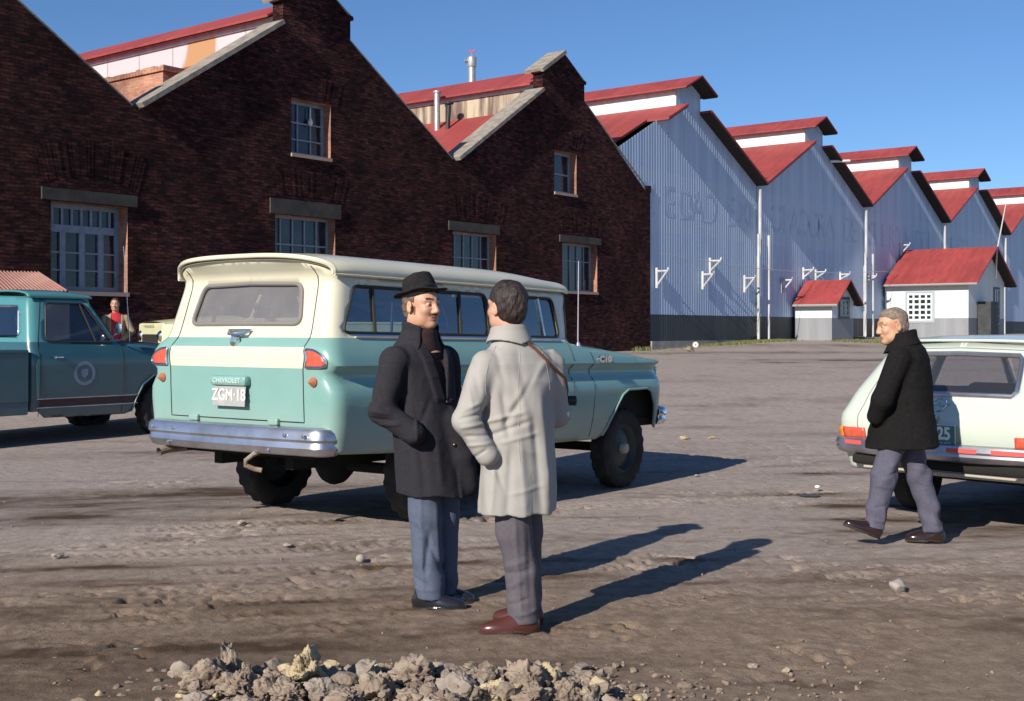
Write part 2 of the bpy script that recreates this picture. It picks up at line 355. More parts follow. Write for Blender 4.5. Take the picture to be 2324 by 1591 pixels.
stre = n2(X*1.1+.5*Y, Y*4.2-.6*X, 21)*.5+n2(X*2.6+Y, Y*9-2*X, 22)*.35+n2(X*8, Y*16, 23)*.2
wet = np.clip(wet*(.75+.8*stre)+.75*sstep(13, 8, Y)*np.maximum(0, stre-.12)+.30*np.maximum(0, stre-.2)+.4*rough_zone*np.maximum(0, stre+.05), 0, 1)
at = gm.attributes.new('wet', 'FLOAT', 'POINT'); at.data.foreach_set('value', wet.ravel().astype(np.float32))
brn = sstep(9.5, 6.0, Y+.5*wob); at = gm.attributes.new('brown', 'FLOAT', 'POINT'); at.data.foreach_set('value', brn.ravel().astype(np.float32))
m, nt, b = new_mat('soil'); b.inputs['Roughness'].default_value = .95; b.inputs['Specular IOR Level'].default_value = .15
tc = nd(nt, 'ShaderNodeTexCoord'); aw = nd(nt, 'ShaderNodeAttribute', attribute_name='wet'); ab = nd(nt, 'ShaderNodeAttribute', attribute_name='brown')
na = nd(nt, 'ShaderNodeTexNoise'); na.inputs['Scale'].default_value = 9; na.inputs['Detail'].default_value = 12; na.inputs['Roughness'].default_value = .7; nt.links.new(tc.outputs['Object'], na.inputs[0])
r1 = ramp(nt, .34, .68, (.28, .232, .205), (.45, .378, .335)); r2 = ramp(nt, .34, .68, (.185, .130, .092), (.335, .255, .19)); nt.links.new(na.outputs[0], r1.inputs[0]); nt.links.new(na.outputs[0], r2.inputs[0])
mx = nd(nt, 'ShaderNodeMix', data_type='RGBA'); nt.links.new(ab.outputs['Fac'], mx.inputs[0]); nt.links.new(r1.outputs[0], mx.inputs[6]); nt.links.new(r2.outputs[0], mx.inputs[7])
vo = nd(nt, 'ShaderNodeTexVoronoi'); vo.inputs['Scale'].default_value = 26; nt.links.new(tc.outputs['Object'], vo.inputs[0]); vr = ramp(nt, .05, .10, (1, 1, 1), (0, 0, 0)); nt.links.new(vo.outputs['Distance'], vr.inputs[0])
wn = nd(nt, 'ShaderNodeSeparateColor'); nt.links.new(vo.outputs['Color'], wn.inputs[0]); gt = nd(nt, 'ShaderNodeMath', operation='GREATER_THAN'); gt.inputs[1].default_value = .9; nt.links.new(wn.outputs[0], gt.inputs[0])
pm = nd(nt, 'ShaderNodeMath', operation='MULTIPLY'); nt.links.new(vr.outputs[0], pm.inputs[0]); nt.links.new(gt.outputs[0], pm.inputs[1])
m3 = nd(nt, 'ShaderNodeMix', data_type='RGBA'); nt.links.new(pm.outputs[0], m3.inputs[0]); nt.links.new(mx.outputs[2], m3.inputs[6]); m3.inputs[7].default_value = (.33, .28, .24, 1)
m2 = nd(nt, 'ShaderNodeMix', data_type='RGBA'); nt.links.new(aw.outputs['Fac'], m2.inputs[0]); nt.links.new(m3.outputs[2], m2.inputs[6]); m2.inputs[7].default_value = (.080, .050, .031, 1)
nt.links.new(m2.outputs[2], b.inputs['Base Color'])
nb = nd(nt, 'ShaderNodeTexNoise'); nb.inputs['Scale'].default_value = 38; nb.inputs['Detail'].default_value = 10; nb.inputs['Roughness'].default_value = .65; nt.links.new(tc.outputs['Object'], nb.inputs[0])
bp = nd(nt, 'ShaderNodeBump'); bp.inputs['Strength'].default_value = .7; bp.inputs['Distance'].default_value = .014; nt.links.new(nb.outputs[0], bp.inputs['Height'])
nb2 = nd(nt, 'ShaderNodeTexNoise'); nb2.inputs['Scale'].default_value = 120; nb2.inputs['Detail'].default_value = 6; nb2.inputs['Roughness'].default_value = .7; nt.links.new(tc.outputs['Object'], nb2.inputs[0]); bp2 = nd(nt, 'ShaderNodeBump'); bp2.inputs['Strength'].default_value = .9; bp2.inputs['Distance'].default_value = .009; nt.links.new(nb2.outputs[0], bp2.inputs['Height']); nt.links.new(bp.outputs[0], bp2.inputs['Normal']); nt.links.new(bp2.outputs[0], b.inputs['Normal'])
gm.materials.append(m); SOIL = m
ground = link(bpy.data.objects.new('ground', gm)); tag(ground, kind='structure')
def gz(x, y): return float(terrain(x, y))
# ================================================================= MATERIALS OF THE BUILDINGS
def brick_mat(name, c1, c2, mort, bumpd=.03, bs=1.0):
    m, nt, b = new_mat(name); b.inputs['Roughness'].default_value = .92; b.inputs['Specular IOR Level'].default_value = .1
    uv = nd(nt, 'ShaderNodeUVMap'); n = nd(nt, 'ShaderNodeTexNoise'); n.inputs['Scale'].default_value = 2.2; n.inputs['Detail'].default_value = 6; nt.links.new(uv.outputs[0], n.inputs[0])
    ad = nd(nt, 'ShaderNodeMix', data_type='RGBA', blend_type='LINEAR_LIGHT'); ad.inputs[0].default_value = .055; nt.links.new(uv.outputs[0], ad.inputs[6]); nt.links.new(n.outputs['Color'], ad.inputs[7])
    bt = nd(nt, 'ShaderNodeTexBrick'); bt.inputs['Color1'].default_value = col(c1); bt.inputs['Color2'].default_value = col(c2); bt.inputs['Mortar'].default_value = col(mort)
    bt.inputs['Scale'].default_value = 1; bt.inputs['Brick Width'].default_value = .24; bt.inputs['Row Height'].default_value = .085; bt.inputs['Mortar Size'].default_value = .012; bt.inputs['Mortar Smooth'].default_value = .4; bt.inputs['Bias'].default_value = -.1
    nt.links.new(ad.outputs[2], bt.inputs[0])
    n3 = nd(nt, 'ShaderNodeTexNoise'); n3.inputs['Scale'].default_value = .45; n3.inputs['Detail'].default_value = 9; n3.inputs['Roughness'].default_value = .65; nt.links.new(uv.outputs[0], n3.inputs[0])
    hr = ramp(nt, .34, .66, (.38, .34, .38), (1.25, 1.15, 1.12)); nt.links.new(n3.outputs[0], hr.inputs[0])
    mu = nd(nt, 'ShaderNodeMix', data_type='RGBA', blend_type='MULTIPLY'); mu.inputs[0].default_value = 1; nt.links.new(bt.outputs[0], mu.inputs[6]); nt.links.new(hr.outputs[0], mu.inputs[7]); nt.links.new(mu.outputs[2], b.inputs['Base Color'])
    n6 = nd(nt, 'ShaderNodeTexNoise'); n6.inputs['Scale'].default_value = 3.2; n6.inputs['Detail'].default_value = 8; n6.inputs['Roughness'].default_value = .75; mp6 = nd(nt, 'ShaderNodeMapping'); mp6.inputs['Scale'].default_value = (1, 2.6, 1); nt.links.new(uv.outputs[0], mp6.inputs[0]); nt.links.new(mp6.outputs[0], n6.inputs[0]); r6 = ramp(nt, .40, .64, (.30, .26, .30), (1.45, 1.4, 1.4)); nt.links.new(n6.outputs[0], r6.inputs[0]); mu6 = nd(nt, 'ShaderNodeMix', data_type='RGBA', blend_type='MULTIPLY'); mu6.inputs[0].default_value = .85 if bs > .8 else .3; nt.links.new(mu.outputs[2], mu6.inputs[6]); nt.links.new(r6.outputs[0], mu6.inputs[7]); nt.links.new(mu6.outputs[2], b.inputs['Base Color'])
    n4 = nd(nt, 'ShaderNodeTexNoise'); n4.inputs['Scale'].default_value = 7; n4.inputs['Detail'].default_value = 7; n4.inputs['Roughness'].default_value = .7
    mp = nd(nt, 'ShaderNodeMapping'); mp.inputs['Scale'].default_value = (.55, 1.6, 1); nt.links.new(uv.outputs[0], mp.inputs[0]); nt.links.new(mp.outputs[0], n4.inputs[0])
    sb = nd(nt, 'ShaderNodeMath', operation='MULTIPLY_ADD'); sb.inputs[1].default_value = -.7; nt.links.new(bt.outputs['Fac'], sb.inputs[0]); nt.links.new(n4.outputs[0], sb.inputs[2])
    bp = nd(nt, 'ShaderNodeBump'); bp.inputs['Strength'].default_value = bs; bp.inputs['Distance'].default_value = bumpd; nt.links.new(sb.outputs[0], bp.inputs['Height']); nt.links.new(bp.outputs[0], b.inputs['Normal'])
    return m
def uv_from(o, fn):
    me = o.data; uv = me.uv_layers.new(name='UVMap'); V = np.empty(len(me.vertices)*3); me.vertices.foreach_get('co', V); V = V.reshape(-1, 3)
    li = np.empty(len(me.loops), np.int32); me.loops.foreach_get('vertex_index', li); q = fn(V)[li]; uv.data.foreach_set('uv', q.astype(np.float32).ravel())
def uv_fac(V):
    q = V-P0; t = q@FD; d = q@FN; return np.stack([t+d, V[:, 2]], 1)
BRICK = brick_mat('dark_brick', (.145, .054, .048), (.024, .015, .020), (.044, .030, .031), .14, 1.0)
BRICK2 = brick_mat('orange_brick', (.50, .26, .17), (.40, .20, .13), (.40, .32, .26), .01, .5)
STONE = M('coping_stone', (.33, .285, .235), .9, c2=(.19, .165, .14), vs=4, bump=(18, .6, .02))
LINTEL = M('lintel_concrete', (.075, .066, .054), .9, c2=(.035, .036, .030), vs=3, bump=(20, .5, .01))
FRAME = M('grey_blue_frame', (.26, .31, .38), .6, c2=(.19, .23, .30), vs=6)
PANE = M('dark_pane', (.012, .018, .026), .09, c2=(.03, .045, .06), vs=2.5, spec=.6)
def roof_mat(name, c, c2, wscale=13.0):
    m, nt, b = new_mat(name); b.inputs['Roughness'].default_value = .62; b.inputs['Specular IOR Level'].default_value = .3
    uv = nd(nt, 'ShaderNodeUVMap'); n = nd(nt, 'ShaderNodeTexNoise'); n.inputs['Scale'].default_value = .5; n.inputs['Detail'].default_value = 9; nt.links.new(uv.outputs[0], n.inputs[0])
    r = ramp(nt, .3, .7, c, c2); nt.links.new(n.outputs[0], r.inputs[0])
    n5 = nd(nt, 'ShaderNodeTexNoise'); n5.inputs['Scale'].default_value = 1.0; n5.inputs['Detail'].default_value = 10; n5.inputs['Roughness'].default_value = .7; mp = nd(nt, 'ShaderNodeMapping'); mp.inputs['Scale'].default_value = (3.0, .5, 1); nt.links.new(uv.outputs[0], mp.inputs[0]); nt.links.new(mp.outputs[0], n5.inputs[0])
    r5 = ramp(nt, .35, .75, (.72, .68, .66), (1.12, 1.1, 1.08)); nt.links.new(n5.outputs[0], r5.inputs[0]); mu = nd(nt, 'ShaderNodeMix', data_type='RGBA', blend_type='MULTIPLY'); mu.inputs[0].default_value = 1; nt.links.new(r.outputs[0], mu.inputs[6]); nt.links.new(r5.outputs[0], mu.inputs[7]); nt.links.new(mu.outputs[2], b.inputs['Base Color'])
    wv = nd(nt, 'ShaderNodeTexWave', wave_type='BANDS', bands_direction='X', wave_profile='SIN'); wv.inputs['Scale'].default_value = wscale; nt.links.new(uv.outputs[0], wv.inputs[0])
    bp = nd(nt, 'ShaderNodeBump'); bp.inputs['Strength'].default_value = .35; bp.inputs['Distance'].default_value = .02; nt.links.new(wv.outputs[0], bp.inputs['Height']); nt.links.new(bp.outputs[0], b.inputs['Normal']); return m
RED = roof_mat('red_roof_sheet', (.40, .075, .07), (.30, .055, .055), 4.0)
REDRUST = roof_mat('faded_red_sheet', (.36, .16, .145), (.42, .25, .22), 4.0)
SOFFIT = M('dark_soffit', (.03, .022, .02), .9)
WHITEW = M('white_paint', (.76, .77, .76), .55, c2=(.60, .60, .58), vs=3, stretch=(1, 1, .2)); PIPEW = M('weathered_white', (.55, .56, .58), .6, c2=(.40, .38, .37), vs=4, stretch=(1, 1, .3))
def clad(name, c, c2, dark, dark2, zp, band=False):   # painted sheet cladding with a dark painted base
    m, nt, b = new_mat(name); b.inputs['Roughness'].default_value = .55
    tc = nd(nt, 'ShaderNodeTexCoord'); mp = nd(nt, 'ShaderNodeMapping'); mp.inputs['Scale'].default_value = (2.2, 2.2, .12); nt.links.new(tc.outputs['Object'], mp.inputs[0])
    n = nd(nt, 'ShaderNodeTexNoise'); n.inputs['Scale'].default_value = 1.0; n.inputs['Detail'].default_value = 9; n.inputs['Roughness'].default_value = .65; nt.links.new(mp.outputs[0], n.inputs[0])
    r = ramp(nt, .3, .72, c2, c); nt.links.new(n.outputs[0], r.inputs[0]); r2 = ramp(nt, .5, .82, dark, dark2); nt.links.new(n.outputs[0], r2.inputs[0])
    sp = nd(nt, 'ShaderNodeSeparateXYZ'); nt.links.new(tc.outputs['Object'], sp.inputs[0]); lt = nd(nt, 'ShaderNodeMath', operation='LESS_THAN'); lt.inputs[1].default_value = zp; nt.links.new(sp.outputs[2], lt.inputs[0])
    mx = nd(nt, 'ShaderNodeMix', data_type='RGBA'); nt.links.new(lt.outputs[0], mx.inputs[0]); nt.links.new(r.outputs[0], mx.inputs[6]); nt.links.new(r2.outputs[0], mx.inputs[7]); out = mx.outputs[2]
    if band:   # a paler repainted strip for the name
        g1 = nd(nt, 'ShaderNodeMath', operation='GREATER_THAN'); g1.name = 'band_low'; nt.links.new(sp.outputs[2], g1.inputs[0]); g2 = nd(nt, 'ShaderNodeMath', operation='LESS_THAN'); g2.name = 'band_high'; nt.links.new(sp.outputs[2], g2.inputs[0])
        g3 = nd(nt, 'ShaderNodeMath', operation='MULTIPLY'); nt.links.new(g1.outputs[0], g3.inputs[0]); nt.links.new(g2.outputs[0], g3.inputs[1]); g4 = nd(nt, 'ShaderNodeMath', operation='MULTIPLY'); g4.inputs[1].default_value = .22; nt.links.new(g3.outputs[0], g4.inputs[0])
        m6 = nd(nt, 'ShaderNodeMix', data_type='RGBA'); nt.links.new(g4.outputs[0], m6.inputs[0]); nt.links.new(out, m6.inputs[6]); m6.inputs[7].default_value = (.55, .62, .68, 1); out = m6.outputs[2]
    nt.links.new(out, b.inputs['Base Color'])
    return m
# ================================================================= BRICK BUILDING
WB = 12.05
brick = thing('brick_building', 'long dark brick building with a zigzag row of three steep gables and stone copings', 'building', FW(0, 0))
inv = Matrix.Translation(Vector(brick.location)).inverted()
def rel(p): return (p[0]-brick.location[0], p[1]-brick.location[1], p[2]-brick.location[2])
def gable_profile(c):      # outline from left valley to right valley around centre c
    return [(c-WB/2, 6.95), (c-1.55, 9.83), (c-1.30, 10.02), (c-1.30, 10.62), (c-1.42, 10.64), (c-1.42, 10.76), (c-1.2, 10.78), (c-.12, 11.52), (c+.12, 11.52), (c+1.2, 10.78), (c+1.42, 10.76), (c+1.42, 10.64), (c+1.30, 10.62), (c+1.30, 10.02), (c+1.55, 9.83), (c+WB/2, 6.95)]
cent = [-5.93-WB*k for k in range(3)]
outer = []
for c in reversed(cent): outer += gable_profile(c)
outer[-1] = (-.35, 7.05); outer += [(-.35, 7.28), (.06, 7.3), (.06, 7.05), (0, 7.0), (0, -.6)]; outer = [(outer[0][0], -.6)]+outer
def opening(x0, x1, ytl, ybr):
    t0, z1 = fac(x0, ytl); t1, z0 = fac(x1, ybr); return [t0, t1, z0, z1]
wins = {'big': opening(115, 289, 455, 664), 'up1': opening(661, 750, 222, 360), 'low1': opening(624, 760, 486, 618), 'low2': opening(1027, 1125.5, 524, 652), 'up2': opening(1258, 1308, 340, 442), 'low3': opening(1276, 1355, 550, 663)}
zb = wins['low3'][2]
wins['low1'][2] = wins['low1'][3]-2.2; wins['low2'][2] = wins['low2'][3]-2.05
holes = [[(a, c), (b, c), (b, d), (a, d)] for a, b, c, d in wins.values()]
def panel(outer, holes, depth, d0=0.0, step=1.2, R=rel):
    mb = MB(); v, f, c = sheet(outer, holes, step=step); mb.add([R(FW(p[0], p[1], d0)) for p in v], f.tolist(), 0)
    for k, pl in enumerate([outer]+list(holes)):
        n = len(pl)
        for i in range(n):
            a, b_ = pl[i], pl[(i+1) % n]; mb.quad(R(FW(a[0], a[1], d0)), R(FW(b_[0], b_[1], d0)), R(FW(b_[0], b_[1], d0-depth)), R(FW(a[0], a[1], d0-depth)), 1 if k else 0)
    return mb
o = panel(outer, holes, .42).build('wall', [BRICK, BRICK2], brick); uv_from(o, lambda V: uv_fac(V+np.array(brick.location)))
# right-hand return wall and the back box that closes the building
mb = MB(); mb.quad(*[rel(FW(*q)) for q in ((0, -.6, -.42), (0, 7.0, -.42), (0, 6.6, -45), (0, -.6, -45))]); o = mb.build('side_wall', BRICK, brick); uv_from(o, lambda V: uv_fac(V+np.array(brick.location)))
# copings: stone slabs on the sloping edges
def slab_on(mb, pts, d0, d1, th, lift=.0):
    for (a, b_) in zip(pts[:-1], pts[1:]):
        a = np.array(a); b_ = np.array(b_); t = (b_-a)/np.linalg.norm(b_-a); n_ = np.array([-t[1], t[0]]); n_ = n_ if n_[1] > 0 else -n_
        q = [a+n_*lift, b_+n_*lift, b_+n_*(lift+th), a+n_*(lift+th)]; mb.prism([tuple(k) for k in q], lambda u, v, d: rel(FW(u, v, d)), d0, d1)
for c in cent:
    mb = MB(); slab_on(mb, [(c-WB/2+.12, 7.03), (c-1.32, 10.0)], .14, -.7, .12, .004); slab_on(mb, [(c-1.40, 10.66), (c-.0, 11.54)], .14, -.7, .13, .004)
    slab_on(mb, [(c+1.32, 10.0), (c+WB/2-.12, 7.03)], -.02, -.5, .05, .004); slab_on(mb, [(c+.0, 11.54), (c+1.44, 10.66)], -.02, -.5, .06, .004); mb.build('coping', STONE, brick)
# lintels and soldier arches
for k, (ex0, ex1, hh, up) in {'big': (.25, .25, .28, .02), 'low1': (.2, .2, .42, .02), 'low2': (.22, .15, .3, .02), 'low3': (.2, .2, .26, .02)}.items():
    a, b_, c, d = wins[k]; mb = MB(); mb.prism([(a-ex0, d+up), (b_+ex1, d+up), (b_+ex1, d+up+hh), (a-ex0, d+up+hh)], lambda u, v, dd: rel(FW(u, v, dd)), .05, -.3); mb.build('lintel', LINTEL, brick)
for k, rise, hh in (('big', .35, .9), ('low1', .12, .75), ('low2', .2, .75), ('low3', .16, .7), ('up1', .1, .62), ('up2', .1, .62)):
    a, b_, c, d = wins[k]; base = d+({'big': .34, 'low1': .47, 'low2': .36, 'low3': .32}.get(k, .08)); n = int((b_-a+.6)/.088); mid = (a+b_)/2; wd = (b_-a)/2+.3
    mb = MB()
    for i in range(n):
        u = -1+2*(i+.5)/n; x = mid+u*wd; zc = base+rise*(1-u*u); lean = u*.32; h2 = hh*(1-.12*random.random())
        mb.prism([(x-.040, zc), (x+.040, zc), (x+.046+lean*h2, zc+h2), (x-.040+lean*h2, zc+h2)], lambda p, q, dd: rel(FW(p, q, dd)), .001+.010*random.random(), -.1)
    o = mb.build('brick_arch', BRICK, brick); uv_from(o, lambda V: uv_fac(V+np.array(brick.location)))
# windows
def window(k, cols, rows, fr=.07, bar=.028, rec=.30, transom=None):
    a, b_, c, d = wins[k]; mb = MB(); fw = lambda u, v, dd: rel(FW(u, v, dd))
    for q in ([(a, c), (b_, c), (b_, c+fr), (a, c+fr)], [(a, d-fr), (b_, d-fr), (b_, d), (a, d)], [(a, c+fr), (a+fr, c+fr), (a+fr, d-fr), (a, d-fr)], [(b_-fr, c+fr), (b_, c+fr), (b_, d-fr), (b_-fr, d-fr)]): mb.prism(q, fw, -rec, -rec-.08)
    top = d-fr
    if transom:
        tz = d-transom; mb.prism([(a+fr, tz-.09), (b_-fr, tz-.09), (b_-fr, tz+.09), (a+fr, tz+.09)], fw, -rec+.02, -rec-.08); top = tz-.09
        for i in range(1, 8): x = a+(b_-a)*i/8; mb.prism([(x-.03, tz+.09), (x+.03, tz+.09), (x+.03, d-fr), (x-.03, d-fr)], fw, -rec-.005, -rec-.07)
        for i in range(1, 4): x = a+(b_-a)*i/4; mb.prism([(x-.075, c+fr), (x+.075, c+fr), (x+.075, top), (x-.075, top)], fw, -rec+.012, -rec-.075)
    else:
        for i in range(1, cols): x = a+(b_-a)*i/cols; mb.prism([(x-bar, c+fr), (x+bar, c+fr), (x+bar, top), (x-bar, top)], fw, -rec-.004, -rec-.07)
    for r_ in rows:
        z = c+(top-c)*r_; mb.prism([(a+fr, z-bar), (b_-fr, z-bar), (b_-fr, z+bar), (a+fr, z+bar)], fw, -rec+.002, -rec-.068)
    f_ = mb.build('window', FRAME, brick); m2 = MB(); m2.quad(fw(a, c, -rec-.05), fw(b_, c, -rec-.05), fw(b_, d, -rec-.05), fw(a, d, -rec-.05)); m2.build('pane', PANE, f_)
    m3 = MB(); m3.prism([(a-.02, c-.1), (b_+.03, c-.1), (b_+.03, c-.004), (a-.02, c-.004)], fw, .05, -rec); m3.build('sill', M('sill_stone', (.40, .30, .24), .9), f_)
    return f_
wf = window('big', 0, (.36, .66), .12, .02, .36, transom=.6)
window('up1', 3, (.31, .64), .09, .022); window('low1', 5, (.66,), .06, .022); window('low2', 5, (.62,), .06, .018); window('up2', 1, (.5,), .1, .03); window('low3', 5, (.66,), .06, .018)
a, b_, c, d = wins['up1']; mb = MB(); q = [FW(a+(b_-a)*.62, d-.12, -.24), FW(a+(b_-a)*.62, d-.42, -.24)]; mb.tube([rel(k) for k in q], .022, 6)
mb.lathe([(0, -.24), (.05, -.21), (.075, -.14), (.06, -.06), (.03, 0), (0, .01)], 14, 'z', rel(FW(a+(b_-a)*.62, d-.42, -.24)))
mb.build('hanging_bulb', M('bulb_glass', (.8, .72, .66), .2), brick, True)
# roofs with raised ridge monitors
CLER = M('rusty_clerestory', (.50, .42, .30), .7, c2=(.15, .10, .08), vs=1.2, vr=(.38, .56), stretch=(2.5, 2.5, .25), det=9)
def panels_mat():
    m, nt, b = new_mat('patched_sheet'); b.inputs['Roughness'].default_value = .6; uv = nd(nt, 'ShaderNodeUVMap')
    bt = nd(nt, 'ShaderNodeTexBrick'); bt.inputs['Scale'].default_value = 1; bt.inputs['Brick Width'].default_value = 1.7; bt.inputs['Row Height'].default_value = 3; bt.inputs['Mortar Size'].default_value = .03; bt.inputs['Color1'].default_value = (.60, .56, .56, 1); bt.inputs['Color2'].default_value = (.52, .49, .52, 1); bt.inputs['Mortar'].default_value = (.38, .31, .26, 1); nt.links.new(uv.outputs[0], bt.inputs[0])
    n = nd(nt, 'ShaderNodeTexNoise'); n.inputs['Scale'].default_value = .42; n.inputs['Detail'].default_value = 3; mp = nd(nt, 'ShaderNodeMapping'); mp.inputs['Scale'].default_value = (1, .3, 1); nt.links.new(uv.outputs[0], mp.inputs[0]); nt.links.new(mp.outputs[0], n.inputs[0])
    r = ramp(nt, .56, .60, (0, 0, 0), (1, 1, 1)); nt.links.new(n.outputs[0], r.inputs[0]); mx = nd(nt, 'ShaderNodeMix', data_type='RGBA'); nt.links.new(r.outputs[0], mx.inputs[0]); nt.links.new(bt.outputs[0], mx.inputs[6]); mx.inputs[7].default_value = (.46, .25, .12, 1); nt.links.new(mx.outputs[2], b.inputs['Base Color']); return m
PATCH = panels_mat()
def roof_uv(o, base):
    def fn(V):
        q = V+np.array(base)-P0; t = q@FD; d = q@FN; return np.stack([d, np.hypot(t*0+t, 0)+V[:, 2]], 1)
    uv_from(o, fn)
for k, c in enumerate(cent):
    fw = lambda u, v, dd: rel(FW(u, v, dd)); LEN = 34 if k else 30
    for s in (-1, 1):
        mb = MB(); mb.prism([(c+s*1.2, 9.42), (c+s*WB/2, 6.5), (c+s*WB/2, 6.42), (c+s*1.2, 9.34)], fw, -.42, -LEN); o = mb.build('roof', RED, brick); roof_uv(o, brick.location)
        mb = MB(); mb.prism([(c+s*1.2, 9.3), (c+s*1.2, 10.3), (c+s*1.12, 10.3), (c+s*1.12, 9.3)], fw, -.42, -LEN); o = mb.build('clerestory', CLER if k != 1 else PATCH, brick); roof_uv(o, brick.location)
        mb = MB(); mb.prism([(c+s*1.27, 10.12), (c+s*1.27, 10.3), (c+s*1.205, 10.3), (c+s*1.205, 10.12)], fw, -.42, -LEN); mb.build('fascia', WHITEW, brick)
        mb = MB(); mb.prism([(c, 11.0), (c+s*1.5, 10.24), (c+s*1.5, 10.31), (c, 11.08)], fw, -.42, -LEN); o = mb.build('ridge_roof', RED, brick); roof_uv(o, brick.location)
# chimneys on the roofs
c = cent[0]; GAL = M('galvanised_pipe', (.55, .55, .55), .45, .6, c2=(.40, .38, .36), vs=8); BLKP = M('black_pipe', (.02, .02, .022), .6)
def on_roof(px, py, d):   # roof point behind the gable seen at this pixel, d metres behind the front
    ray = np.array([(px-CX)/F, 1, (HY-py)/F]); q = P0-FN*d; s = (q@FN)/(ray@FN); return ray*s+np.array([0, 0, HC])
q = on_roof(992, 306, 4.5); mb = MB(); mb.tube([(q[0], q[1], q[2]-.3), (q[0], q[1], q[2]+1.55)], .115, 12); mb.lathe([(0, 0), (.15, 0), (.15, .07), (0, .08)], 12, 'z', (q[0], q[1], q[2]+1.56)); mb.lathe([(.22, -.15), (.12, .12)], 12, 'z', tuple(q)); o = mb.build('flue_pipe', GAL, None, True); tag(o, 'galvanised flue pipe standing on the red roof slope beside the black stovepipe', 'chimney pipe')
q2 = on_roof(1016, 300, 3.9); mb = MB(); mb.tube([(q2[0]-.25, q2[1], q2[2]-.35), (q2[0], q2[1], q2[2]+.05), (q2[0]+.05, q2[1], q2[2]+1.0)], .085, 10); mb.lathe([(0, .16), (.17, .1), (.17, .04), (0, .02)], 12, 'z', (q2[0]+.05, q2[1], q2[2]+1.0)); o = mb.build('stovepipe', BLKP, None, True); tag(o, 'short black stovepipe with a cap and bent foot on the red roof', 'chimney pipe')
q3 = on_roof(1071, 205, 14); sc = q3[1]/F; mb = MB(); mb.tube([(q3[0], q3[1], q3[2]-1.5), (q3[0], q3[1], q3[2]+52*sc)], 8.6*sc, 14); mb.lathe([(0, 0), (9.5*sc, 0), (10.5*sc, 3*sc), (10.5*sc, 22*sc), (6*sc, 26*sc), (0, 27*sc)], 14, 'z', (q3[0], q3[1], q3[2]+52*sc)); mb.tube([(q3[0], q3[1], q3[2]+66*sc), (q3[0]-17*sc, q3[1]-.1, q3[2]+66*sc)], 4*sc, 10)
ch = mb.build('roof_chimney', GAL, None, True); tag(ch, 'tall round metal chimney with a cowl and a small red vane above the roofline', 'chimney')
mb = MB(); z3 = q3[2]+79*sc; mb.tube([(q3[0], q3[1], z3), (q3[0], q3[1], z3+9*sc)], 1.3*sc, 6); mb.tube([(q3[0]-8*sc, q3[1], z3+12*sc), (q3[0], q3[1], z3+7*sc), (q3[0]+8*sc, q3[1], z3+12*sc)], 1.6*sc, 6); mb.build('vane', M('red_vane', (.6, .12, .1), .5), ch, True)
# brick stack in the valley behind the middle gable
fw = lambda u, v, dd: FW(u, v, dd); q = on_roof(370, 153, 1.6); tq = (q-P0)@FD; zq = q[2]; dq = next(d for d in np.arange(1.7, 30, .1) if CX+F*FW(tq, 0, -d)[0]/FW(tq, 0, -d)[1] < 203)
mb = MB(); mb.prism([(tq, 6.0), (tq+.75, 6.0), (tq+.75, zq-.10), (tq, zq-.10)], fw, -1.6, -dq)
for k in range(26):
    d0 = 1.5+(dq-1.5)*k/26; mb.prism([(tq-.06, zq-.096), (tq+.82, zq-.096), (tq+.82, zq+.02+.05*random.random()), (tq-.06, zq+.02+.05*random.random())], fw, -d0, -d0-(dq-1.5)/26*.93)
o = mb.build('brick_stack', BRICK2); uv_from(o, lambda V: np.stack([(V-P0)@FN+(V-P0)@FD, V[:, 2]], 1)); tag(o, 'square orange brick stack with a ragged top in the roof valley at upper left', 'chimney stack')
# ================================================================= WHITE WAREHOUSES
WS = 12.46; T0 = -3.1; ZPL = 2.15; NSH = 6; OV = .58
CLADM = clad('sky_tinted_cladding', (.49, .61, .78), (.32, .42, .57), (.030, .040, .042), (.075, .085, .09), ZPL, True)  # white sheets; the blue of the sky light is put into their colour
LETTER = M('faded_letter', (.34, .44, .59), .6, c2=(.46, .575, .74), vs=1.3, vr=(.4, .62)); BAND = M('repainted_band', (.39, .49, .67), .6, c2=(.31, .40, .57), vs=1.0)
CONC = M('concrete', (.36, .34, .32), .9, c2=(.25, .23, .22), vs=3)
names = ['white corrugated warehouse nearest to the brick building, its left edge hidden by it', 'second white warehouse from the brick building, with the small hut before it', 'third white warehouse from the brick building, left of the big red roofed house', 'fourth white warehouse, its gable right above the red roofed house', 'fifth white warehouse at the right edge of the view', 'last white warehouse, farthest from the brick building']
words = ['CIEDAD  EX', 'LOTADORA  D', 'E  TIERRA  D', 'EL  FUEGO', '', '']
brk = [[(1489, 607.7, 653.8), (1593.4, 615.6, 656.8), (1610, 585, 620), (1688.4, 624.4, 663.6)], [(1773.7, 629.3, 665.6), (1821.8, 606.7, 634), (1849.8, 611.6, 636), (1905.5, 616.9, 638)], [(1967, 621.5, 641), (2043, 551, 580)], [], [], []]
